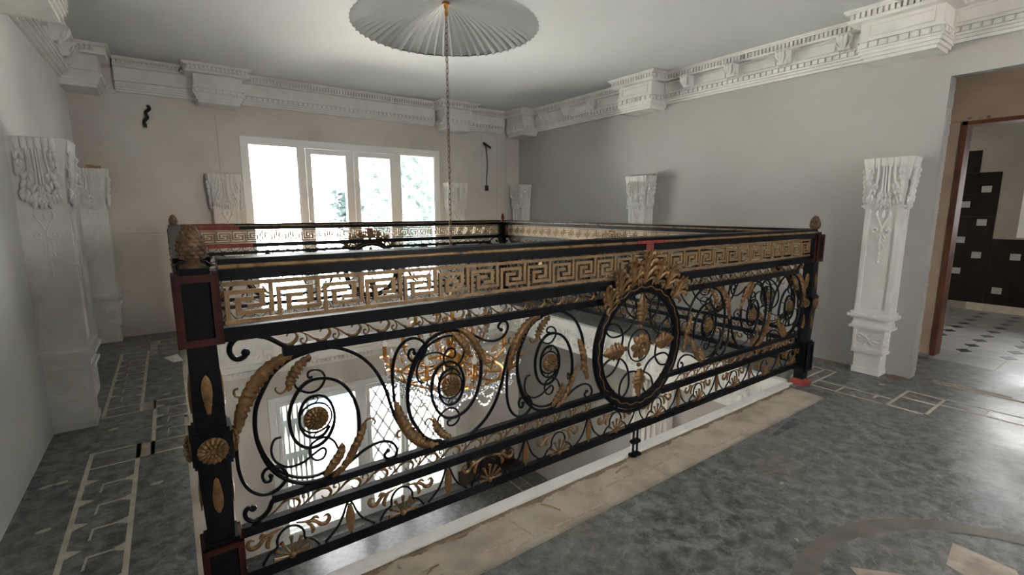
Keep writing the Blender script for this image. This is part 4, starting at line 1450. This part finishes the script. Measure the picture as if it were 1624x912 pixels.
    obj('centre_ring', cloop, IRON, t, (cx, 0, RC))
    obj('ring_strap', strapm, IRON, t, (cx, 0, RC))
    obj('flower', flow, GOLD, t, (cx, 0, RC))
    for k in range(4):
        obj('ring_leaf', rleaf, GOLD, t, (cx, 0, RC), (0, k * PI / 2, 0))
        obj('bead', rbead, GOLD, t, (cx, 0, RC), (0, k * PI / 2, 0))
    # crown of leaves, both faces share it
    for ang, me_, tilt, s in ((90, fr_c, 0, 1), (106, fr_s, -8, 0.95), (121, fr_s, -20, 0.95), (136, fr_s, -34, 0.9), (74, fr_s, 8, 0.95), (59, fr_s, 20, 0.95), (44, fr_s, 34, 0.9)):
        A = math.radians(ang)
        obj('crown_leaf', me_, GOLD, t, (cx + 0.338 * math.cos(A), -0.014, RC + 0.338 * math.sin(A)), (0, math.radians(tilt), 0), (s, 1, s))
    if redspot:
        obj('primer_patch', MB().box(cx - 0.11, cx + 0.11, -0.0515, -0.0405, 1.184, 1.1985).box(cx - 0.03, cx + 0.03, -0.0412, -0.0395, 1.150, 1.186), REDB, t)
    # palmette frieze
    pn = 5
    step = (cx - 0.17 - 0.195) / 4
    for s in (1, -1):
        for i in range(5):
            x = 0.195 + i * step
            X = x if s == 1 else length - x
            obj('palmette_arch', archm, IRON, t, (X, 0, 0))
            obj('palmette', palm, GOLD, t, (X, -0.003, 0))
            obj('leaf_sprig', sprig, GOLD, t, (X, 0, 0))
            obj('leaf_sprig', sprig, GOLD, t, (X, 0, 0), (0, 0, 0), (-1, 1, 1))
            if i < 4:
                x2 = x + step / 2
                X = x2 if s == 1 else length - x2
                obj('drop_arch', droparch, IRON, t, (X, 0, 0))
                obj('drop_leaf', dropl, GOLD, t, (X, -0.004, 0))
    obj('drop_arch', droparch, IRON, t, (cx, 0, 0), (0, 0, 0), (0.75, 1, 1))
    lg = obj('centre_leg', cf, IRON, t, (cx, 0, 0.001))
    obj('leg_collar', cfb, IRON, lg)
    return t


for me_ in (keyc, pin, wavem, wavet, archm, palm, sprig, droparch, dropl, tcap, bcap, ringm, ringg, loopm, cloop, flow, rleaf, rbead, fr_c, fr_s, cf, cfb, ros_un, rim_un, ros_post, lance):
    pass
railing((0, 0), 0, RL, 'black and gold scrolled iron railing in front, nearest the viewer, with big ring', True)
railing((RL, 0), PI / 2, RD, 'black and gold scrolled iron railing along the right side of the well', True)
railing((RL, RD), PI, RL, 'black and gold scrolled iron railing at the back below the window', True, True)
railing((0, RD), -PI / 2, RD, 'black and gold scrolled iron railing on the left, seen edge-on', False)


# ------------------------------------------------------------------ plaster pilasters
def cap_relief(w, h=0.37):
    """acanthus relief of the capital, own frame: x across, z up from the bottom, -y outward"""
    mb = MB()
    fl_ = lambda z: -0.006 - 0.03 * (z / h) ** 2          # follows the flare of the block
    nt = 6
    for i in range(nt):
        x = -w / 2 + (i + 0.5) * w / nt
        mb.tube([(x, fl_(h * q) - 0.003, h * q) for q in (0.80, 0.825, 0.86, 0.90, 0.95, 1.0)], lambda s_: w / nt * 0.5 * min(1, 0.35 + 2.6 * s_), 0.008, 8, (0, -1, 0))
    for i, (xt, xe, ze) in enumerate(((0.07, 0.10, 0.06), (0.215, 0.36, 0.24), (0.36, 0.45, 0.55))):
        for s in (-1, 1):
            pts = [(s * w * xt, 0.84), (s * w * xt * 0.98, 0.70), (s * w * (xt + (xe - xt) * 0.12), 0.84 - (0.84 - ze) * 0.5), (s * w * (xt + (xe - xt) * 0.45), ze + 0.16), (s * w * xe, ze)]
            mb.tube(cr([(p[0], fl_(p[1] * h) - 0.004, p[1] * h) for p in pts], 4), lambda q: 0.0075 - 0.002 * q, 0.012, 6, (0, -1, 0))
            # ragged acanthus tips along the rib's end
            for j in range(3):
                q = j / 2
                bx, bz = s * w * (xt + (xe - xt) * (0.30 + 0.70 * q)), h * (ze + 0.24 * (1 - q))
                y_ = fl_(bz)
                e = min(0.022, abs(w * 0.49 - abs(bx)))
                mb.lobe([(bx, y_ - 0.004, bz + 0.006), (bx + s * e * 0.6, y_ - 0.017, bz - 0.016), (bx + s * e, y_ - 0.010, bz - 0.046)], 0.0125, 0.010, 6, 3, tip=0.4)
                mb.lobe([(bx, y_ - 0.004, bz), (bx - s * 0.010, y_ - 0.014, bz - 0.024), (bx - s * 0.006, y_ - 0.008, bz - 0.048)], 0.0105, 0.009, 6, 3, tip=0.4)
    mb.tube(cr([(0, fl_(q * h) - 0.004, q * h) for q in (0.84, 0.5, 0.2, 0.05)], 3), 0.006, 0.012, 6, (0, -1, 0))
    for i in range(-5, 6):
        x = i * w * 0.088
        zz = h * (0.015 + 0.008 * abs(i) ** 1.3)
        mb.lobe([(x * 0.85, -0.008, zz + 0.045), (x, -0.022, zz + 0.014), (x * 1.05, -0.012, zz - 0.012)], 0.0115, 0.010, 6, 3, tip=0.4)
    return mb


def drop_relief():
    """pendant of tulip, curls, leaf and bud; origin at its top, hangs down"""
    mb = MB()
    for x in (-0.035, 0, 0.035):
        mb.lobe([(x, 0.0), (x * 1.15, -0.030), (x * 0.9, -0.055)], 0.009, 0.008, 6, 3)
    for s in (-1, 1):
        mb.tube(cr(xz([(s * 0.030, -0.055), (s * 0.012, -0.095), (0, -0.125)]), 3), 0.0045, 0.007, 6)
        mb.tube(cr(xz([(0, -0.150), (s * 0.020, -0.165), (s * 0.045, -0.160), (s * 0.052, -0.138), (s * 0.036, -0.128), (s * 0.026, -0.140), (s * 0.034, -0.147)]), 3), 0.0048, 0.008, 6)
        for j in range(3):
            mb.lobe([(0, -0.17 - 0.028 * j), (s * 0.018, -0.188 - 0.03 * j), (s * 0.022, -0.21 - 0.03 * j)], 0.008, 0.007, 5, 3)
    mb.tube(xz([(0, -0.11), (0, -0.17)]), 0.005, 0.007, 6)
    mb.lobe([(0, -0.17), (0, -0.22), (0, -0.285)], 0.012, 0.009, 6, 3)
    for j in range(3):
        mb.lobe([(0, -0.30 - 0.028 * j), (0, -0.318 - 0.028 * j), (0, -0.332 - 0.028 * j)], 0.010 - 0.0015 * j, 0.008, 6, 3)
    return mb


def base_relief(w):
    mb = MB()
    mb.lathe([(0.014, 0), (0.014, 0.010), (0.005, 0.014)], 8, (0, 0, 0), RX)
    for k in range(8):
        a = PI / 4 * k + PI / 8
        c, s = math.cos(a) * w * 0.36, math.sin(a) * 0.055
        mb.lobe([(c * 0.2, s * 0.2), (c * 0.7, s * 0.6), (c, s)], 0.010, 0.010, 5, 3)
    for s in (-1, 1):
        for q in (-1, 1):
            mb.lobe([(s * 0.02, q * 0.01), (s * w * 0.22, q * 0.045), (s * w * 0.34, q * 0.03), (s * w * 0.28, q * 0.012)], 0.007, 0.009, 5, 3)
    return mb


def pilaster(loc, rz, w, d, label, m=STUCCO, sides=(-1, 1)):
    t = tag(empty('plaster_pilaster', loc, rz), label, 'pilaster', 'white stucco pilasters along the walls')
    h = w / 2
    b = MB()
    b.box(-h + 0.025, h - 0.025, -d + 0.012, 0, 0.0, 0.045).box(-h + 0.032, h - 0.032, -d + 0.02, 0, 0.045, 0.175)
    b.box(-h + 0.012, h - 0.012, -d, 0, 0.175, 0.195)
    obj('plinth', b, m, t)
    b = MB().box(-h + 0.022, h - 0.022, -d + 0.010, 0, 0.195, 0.385)
    inset_panel(b, -h + 0.016, h - 0.016, 0.195, 0.385, -d + 0.010, 0.012, 0.022)
    obj('base_block', b, m, t)
    b = MB()
    for z0, z1, e in ((0.385, 0.405, 0.018), (0.405, 0.430, 0.002), (0.430, 0.465, -0.004), (0.465, 0.480, 0.014), (0.480, 0.505, 0.034), (0.505, 0.525, 0.014)):
        b.box(-h - e, h + e, -d - e, 0, z0, z1)
    obj('base_moulding', b, m, t)
    b = MB().box(-h + 0.012, h - 0.012, -d + 0.012, 0, 0.525, 1.385)
    inset_panel(b, -h + 0.010, h - 0.010, 0.525, 1.385, -d + 0.012, 0.014, 0.026)
    for s in (-1, 1):
        xs = s * (h - 0.012)
        x0, x1 = min(xs, xs + s * 0.010), max(xs, xs + s * 0.010)
        b.box(x0, x1, -d + 0.002, -d + 0.030, 0.525, 1.385).box(x0, x1, -0.03, 0, 0.525, 1.385)
    obj('shaft', b, m, t)
    b = MB()
    zs = [(1.385, 0.0), (1.45, 0.002), (1.56, 0.008), (1.66, 0.020), (1.72, 0.030), (1.755, 0.034)]
    vs = []
    for z, e in zs:
        vs += [(-h - e, 0, z), (-h - e, -d - e, z), (h + e, -d - e, z), (h + e, 0, z)]
    fs = []
    for i in range(len(zs) - 1):
        for k in range(4):
            fs.append((i * 4 + k, i * 4 + (k + 1) % 4, (i + 1) * 4 + (k + 1) % 4, (i + 1) * 4 + k))
    fs += [(0, 1, 2, 3), tuple((len(zs) - 1) * 4 + k for k in range(4))]
    b.add(vs, fs)
    for s in (-1, 1):
        b.box(min(s * h, s * (h + 0.022)), max(s * h, s * (h + 0.022)), -d - 0.012, -d + 0.010, 1.375, 1.390)
    obj('capital', b, m, t)
    key = (round(w, 3), m.name)
    if key not in REL:
        REL[key] = (cap_relief(w).mesh('capital_relief'), drop_relief().mesh('floral_drop'), base_relief(w).mesh('base_relief'))
    kd = (round(d, 3), m.name, 's')
    if kd not in REL:
        REL[kd] = (cap_relief(d * 0.82).mesh('capital_relief'), drop_relief().mesh('floral_drop'), base_relief(d).mesh('base_relief'))
    obj('capital_relief', REL[key][0], m, t, (0, -d, 1.385))
    obj('floral_drop', REL[key][1], m, t, (0, -d + 0.008, 1.350), (0, 0, 0), (1.12, 1.6, 1.1))
    obj('base_relief', REL[key][2], m, t, (0, -d + 0.008, 0.290))
    for s in sides:
        o = s * h
        obj('capital_relief', REL[kd][0], m, t, (o, -d * 0.54, 1.385), (0, 0, s * PI / 2))
        obj('floral_drop', REL[kd][1], m, t, (o - s * 0.013, -d / 2, 1.350), (0, 0, s * PI / 2), (min(1, d / 0.17), 1, 1))
        obj('base_relief', REL[kd][2], m, t, (o - s * 0.02, -d / 2, 0.290), (0, 0, s * PI / 2))
    return t


REL = {}
pilaster((XR, -0.215, 0), -PI / 2, 0.25, 0.16, 'stucco pilaster on the right wall beside the doorway opening')
pilaster((XR, 2.27, 0), -PI / 2, 0.25, 0.16, 'stucco pilaster on the right wall with a metal strip on its capital')
pilaster((XR, 4.70, 0), -PI / 2, 0.26, 0.17, 'stucco pilaster in the far right corner of the room', STUCCO, (1,))
pilaster((0.52, YB, 0), 0, 0.26, 0.13, 'stucco pilaster on the back wall left of the window')
pilaster((3.50, YB, 0), 0, 0.26, 0.15, 'stucco pilaster on the back wall right of the window')
pilaster((XL, 2.335, 0), PI / 2, 0.27, 0.215, 'large stucco pilaster, shade mixed into its colour, on the left wall nearest the viewer', STUCCO_SHADE)
pilaster((XL, 4.75, 0), PI / 2, 0.185, 0.20, 'stucco pilaster in the far left corner with a wood block on top', STUCCO, (-1,))

ms = tag(obj('metal_strip', MB().box(-0.16, 0.16, -0.012, 0.012, 0, 0.012).box(0.10, 0.19, -0.02, 0.02, -0.004, 0.010), SHEET, None, (XR - 0.175, 2.20, 1.758), (0, 0, -PI / 2)),
         'thin dark metal strip lying on the capital of the right wall pilaster', 'metal strip')
wb = tag(obj('wood_block', MB().box(-0.055, 0.055, -0.03, 0.03, 0, 0.03).box(-0.055, -0.01, -0.03, 0.03, 0.03, 0.036), WOODL, None, (XL + 0.14, 4.72, 1.757)),
         'small light wood block on top of the far left pilaster', 'wood block')

# ------------------------------------------------------------------ wall cables
c1 = tag(empty('wall_cable', (-0.12, YB, 2.33)), 'short black cable end hanging from the back wall on the left', 'cable')
obj('cord', MB().tube(cr([(0.02, 0.0, 0.105), (0.03, -0.03, 0.07), (-0.005, -0.03, 0.03), (0.005, -0.03, -0.02), (-0.025, -0.03, -0.06), (-0.02, -0.03, -0.105)], 5), 0.017, 0.015, 6, (0, -1, 0)), CABLE, c1)
obj('connector', MB().box(-0.034, -0.006, -0.045, -0.015, -0.120, -0.085), CABLE, c1)
c2 = tag(empty('wall_cable', (4.10, YB, 2.0)), 'long thin black cable hanging from the back wall right of the window', 'cable')
obj('cord', MB().tube(cr([(-0.05, 0.0, 0.36), (-0.02, -0.03, 0.34), (0.0, -0.02, 0.24), (0.015, -0.015, 0.05), (0.0, -0.015, -0.15), (0.0, -0.015, -0.27)], 5), 0.007, 0.006, 6, (0, -1, 0)), CABLE, c2)
obj('bracket', MB().add([Vector(v) for v in ((-0.06, -0.03, 0.375), (-0.05, -0.03, 0.395), (0.085, -0.03, 0.325), (0.075, -0.03, 0.305), (-0.06, 0.0, 0.375), (-0.05, 0.0, 0.395), (0.085, 0.0, 0.325), (0.075, 0.0, 0.305))],
                        [(0, 1, 2, 3), (7, 6, 5, 4), (0, 4, 5, 1), (1, 5, 6, 2), (2, 6, 7, 3), (3, 7, 4, 0)]), CABLE, c2)
obj('connector', MB().box(-0.022, 0.022, -0.035, 0.0, -0.345, -0.265), CABLE, c2)

# ------------------------------------------------------------------ chain and chandelier
CX, CY = 2.0, 2.18
ch = tag(empty('hanging_chain', (CX, CY, 0)), 'long thin brass chain hanging from the dome down into the well', 'chain')
cpm = MB().lathe([(0.034, 3.030), (0.036, 3.040), (0.030, 3.056)], 12)
cpm.lathe([(0.006, 2.94), (0.014, 2.95), (0.016, 2.98), (0.010, 2.995), (0.018, 3.015), (0.022, 3.035)], 10)
obj('ceiling_hook', cpm, BRASS, ch)
lk = MB().tube([(0.0105 * math.cos(a) if abs(math.cos(a)) < 2 else 0, 0, 0.027 * math.sin(a)) for a in [2 * PI * k / 16 for k in range(16)]], 0.0034, 0.0034, 6, closed=True).mesh('chain_link')
z = 2.925
i = 0
while z > 0.62:
    obj('chain_link', lk, CHAINM, ch, (0.002 * math.sin(i * 1.7), 0, z), (0, 0, (i % 2) * PI / 2 + 0.4))
    z -= 0.0455
    i += 1

cz = 0.0
cd = tag(empty('chandelier', (CX, CY, 0)), 'brass chandelier with candle bulbs and crystal swags hanging inside the well', 'chandelier')
stem = MB().lathe([(0.004, 0.62), (0.012, 0.60), (0.012, 0.56), (0.030, 0.54), (0.045, 0.50), (0.030, 0.46), (0.018, 0.42), (0.022, 0.34), (0.060, 0.30), (0.075, 0.25), (0.055, 0.20), (0.025, 0.16),
                   (0.030, 0.06), (0.075, 0.02), (0.10, -0.04), (0.085, -0.12), (0.045, -0.16), (0.030, -0.22), (0.05, -0.26), (0.03, -0.31), (0.008, -0.34)], 16)
obj('stem', stem, BRASS, cd)


def arm_mesh(R, z0, z1):
    mb = MB()
    mb.tube(cr([(0.06, 0, z0), (R * 0.35, 0, z0 - 0.12), (R * 0.70, 0, z0 - 0.14), (R * 0.95, 0, z0 - 0.06), (R, 0, z1)], 5), 0.011, 0.011, 6, (0, 1, 0))
    mb.tube(cr([(R * 0.55, 0, z0 - 0.14), (R * 0.62, 0, z0 - 0.03), (R * 0.50, 0, z0 + 0.02), (R * 0.42, 0, z0 - 0.04), (R * 0.50, 0, z0 - 0.06)], 4), 0.008, 0.008, 5, (0, 1, 0))
    mb.tube(cr([(R * 0.80, 0, z0 - 0.12), (R * 0.86, 0, z0 - 0.02), (R * 0.78, 0, z0 + 0.01), (R * 0.74, 0, z0 - 0.04)], 4), 0.007, 0.007, 5, (0, 1, 0))
    mb.lathe([(0.012, z1 - 0.03), (0.040, z1 - 0.01), (0.050, z1), (0.045, z1 + 0.004), (0.018, z1 + 0.008), (0.018, z1 + 0.10), (0.020, z1 + 0.105)], 10, (R, 0, 0))
    return mb.mesh('arm')


bulbm = MB().lathe([(0.012, 0), (0.020, 0.02), (0.022, 0.035), (0.015, 0.06), (0.006, 0.085), (0.001, 0.095)], 10).mesh('candle_bulb')
drop = MB().lathe([(0.001, 0), (0.010, -0.010), (0.013, -0.022), (0.008, -0.036), (0.001, -0.046)], 6).mesh('crystal_drop')
for (R, z0, z1, n, off) in ((0.62, 0.00, 0.02, 10, 0.1), (0.33, 0.30, 0.36, 5, 0.3)):
    am = arm_mesh(R, z0, z1)
    for k in range(n):
        a = 2 * PI * k / n + off
        o = obj('arm', am, BRASS, cd, (0, 0, 0), (0, 0, a))
        obj('candle_bulb', bulbm, BULB, o, (R, 0, z1 + 0.10))
    # crystal bead swags between the arms and festoons below
    for k in range(n):
        a0, a1 = 2 * PI * k / n + off, 2 * PI * (k + 1) / n + off
        sw = MB()
        for j in range(3 if R > 0.5 else 2):
            for q in range(15):
                s = q / 14
                a = a0 + (a1 - a0) * s
                rr = R * (0.98 - 0.10 * j)
                zz = z1 - 0.02 - 0.05 * j - (0.11 + 0.05 * j) * math.sin(PI * s)
                sw.lathe([(0.001, -0.013), (0.013, 0), (0.001, 0.013)], 5, (rr * math.cos(a), rr * math.sin(a), zz))
        tag(obj('crystal_swag', sw, CRYSTAL, cd), kind='stuff')
        for q in (0.0, 0.5):
            a = a0 + (a1 - a0) * q
            obj('crystal_drop', drop, CRYSTAL, cd, (R * math.cos(a), R * math.sin(a), z1 - 0.04 - 0.12 * (q > 0)), (0, 0, 0), (1.4, 1.4, 1.4))
bk = MB()
for k in range(20):
    a = 2 * PI * k / 20
    for q in range(16):
        s = q / 15
        rr = 0.46 * (1 - s) ** 0.5 * math.cos(s * 0.6) + 0.02
        bk.lathe([(0.001, -0.013), (0.013, 0), (0.001, 0.013)], 5, (rr * math.cos(a), rr * math.sin(a), -0.14 - 0.26 * s))
tag(obj('crystal_basket', bk, CRYSTAL, cd), kind='stuff')
rg_ = MB().tube([(0.47 * math.cos(2 * PI * k / 40), 0.47 * math.sin(2 * PI * k / 40), -0.13) for k in range(40)], 0.014, 0.014, 6, (0, 0, 1), True)
obj('ring_band', rg_, BRASS, cd)
obj('plastic_cover', MB().lathe([(0.05, 0.62), (0.10, 0.50), (0.12, 0.40), (0.09, 0.28)], 14, (0.22, -0.12, 0)), PLASTIC, cd)

# ------------------------------------------------------------------ rubble on the screed strip and floors
random.seed(21)


def chip(sz):
    mb = MB()
    bm_ = bmesh.new()
    bmesh.ops.create_icosphere(bm_, subdivisions=1, radius=1)
    for v in bm_.verts:
        v.co *= random.uniform(0.7, 1.2)
        v.co.z *= 0.55
    me_ = bpy.data.meshes.new('plaster_crumb')
    bm_.to_mesh(me_)
    bm_.free()
    me_.materials.append(CRUMB)
    return me_


chips = [chip(1) for _ in range(4)]
spots = []
for i in range(34):
    spots.append((0.45 + 3.2 * (i + random.random()) / 34, random.uniform(-0.245, -0.02), random.choice((0.004, 0.005, 0.006, 0.007, 0.009))))
for i, (x, y, s) in enumerate(spots):
    tag(obj('plaster_crumb', chips[i % 4], CRUMB, None, (x, y, TH + s * 0.45), (0, 0, i), (s, s * 0.9, s)), 'small plaster crumb lying on the bare screed strip before the front railing', 'rubble', 'plaster crumbs on the screed strip')
for i, (x, y, s, lab) in enumerate(((2.33, -0.62, 0.012, 'pale plaster crumb on the dark marble beyond the round medallion'), (1.95, -0.86, 0.010, 'pale plaster crumb at the outer edge of the round medallion'), (4.38, -0.40, 0.015, 'plaster crumb on the floor near the right wall pilaster'), (3.95, -0.36, 0.012, 'plaster crumb on the floor in front of the red post foot'))):
    tag(obj('plaster_crumb', chips[i % 4], CRUMB, None, (x, y, s * 0.45), (0, 0, i), (s * 1.6, s * 0.8, s)), lab, 'rubble', 'plaster crumbs on the marble')
for i, (x, y, a, l, lab) in enumerate(((1.80, -0.05, 0.1, 0.10, 'thin brown wood splinter on the screed near the centre leg'), (1.28, -0.08, -1.1, 0.10, 'pale wood splinter lying across the screed strip'), (0.66, -0.12, 0.3, 0.06, 'short dark twig on the screed strip near the near post'))):
    tag(obj('wood_splinter', MB().tube([(-l / 2, 0, 0), (0, 0.004, 0.002), (l / 2, 0, 0)], 0.004, 0.003, 5, (0, 0, 1)), WOODL if i == 1 else DUST, None, (x, y, TH + 0.003), (0, 0, a)), lab, 'splinter')
# ridge of earth along the lip
random.seed(2)
er = MB()
vs, fs = [], []
NX = 260
for i in range(NX):
    x = 0.06 + i * 3.80 / NX
    wv = 0.012 + 0.008 * math.sin(x * 9) * math.sin(x * 23 + 1) + random.uniform(0, 0.008)
    y1 = 0.016
    for j, (q, hh) in enumerate(((0, 0), (0.25, 0.7), (0.55, 1.0), (0.8, 0.6), (1, 0))):
        vs.append((x, y1 - wv * q * 1.6, TH + 0.0005 + hh * (0.002 + random.uniform(0, 0.006))))
for i in range(NX - 1):
    for j in range(4):
        fs.append((i * 5 + j, i * 5 + j + 1, (i + 1) * 5 + j + 1, (i + 1) * 5 + j))
er.add(vs, fs)
tag(obj('earth_ridge', er, DUST, None), 'brown ridge of dry dirt along the edge of the floor opening', 'dirt', None, 'stuff')
# torn paper on the left gallery floor and tile spacers
pp = tag(obj('torn_paper', MB().add([(-0.055, 0.10, 0.001), (0.055, 0.09, 0.014), (0.03, -0.13, 0.001), (-0.05, -0.15, 0.008), (0.0, 0.0, 0.020),
                                     (-0.055, 0.10, 0.0), (0.055, 0.09, 0.012), (0.03, -0.13, 0.0), (-0.05, -0.15, 0.006), (0.0, 0.0, 0.018)],
                                    [(0, 4, 1), (1, 4, 2), (2, 4, 3), (3, 4, 0), (6, 9, 5), (7, 9, 6), (8, 9, 7), (5, 9, 8), (0, 1, 6, 5), (1, 2, 7, 6), (2, 3, 8, 7), (3, 0, 5, 8)]), BULB, None, (-0.11, 3.64, 0.0016), (0, 0, 0.3)),
         'crumpled white scrap of paper on the left gallery floor', 'paper')
spc = MB().prism([(0.026 * math.cos(k * 0.7) * (1 + 0.2 * math.sin(k * 2.1)), 0.015 * math.sin(k * 0.7)) for k in range(9)], 0, 0.002, 'xy').mesh('filler_mark')
for (x, y, a, lab) in ((-0.60, 1.48, 0.2, 'pale dab of filler by the left wall, level with the second key inlay'), (-0.655, 1.475, 0.3, 'small pale dab of filler touching the left wall foot'),
                       (-0.60, 1.03, 0.1, 'pale oblong dab of filler between the left wall and the near key band'), (-0.44, 2.10, 0.3, 'pale dab of filler in front of the big left pilaster'),
                       (-0.21, 1.20, 0.1, 'pale dab of filler on the marble beside the near post'), (-0.62, 2.9, 0.2, 'pale dab of filler just behind the big left pilaster'),
                       (-0.40, 4.3, 0.2, 'pale dab of filler at the foot of the far left pilaster'), (-0.16, 3.0, 0.2, 'pale dab of filler between the far key band and the railing'),
                       (-0.17, 2.62, 0.1, 'pale dab of filler just past the second pinkish inlay square'), (-0.66, 0.70, 0, 'pale dab of filler at the left edge nearest the viewer')):
    tag(obj('filler_mark', spc, INLAY, None, (x, y, 0), (0, 0, a)), lab, 'filler mark', 'pale dabs on the left gallery floor')
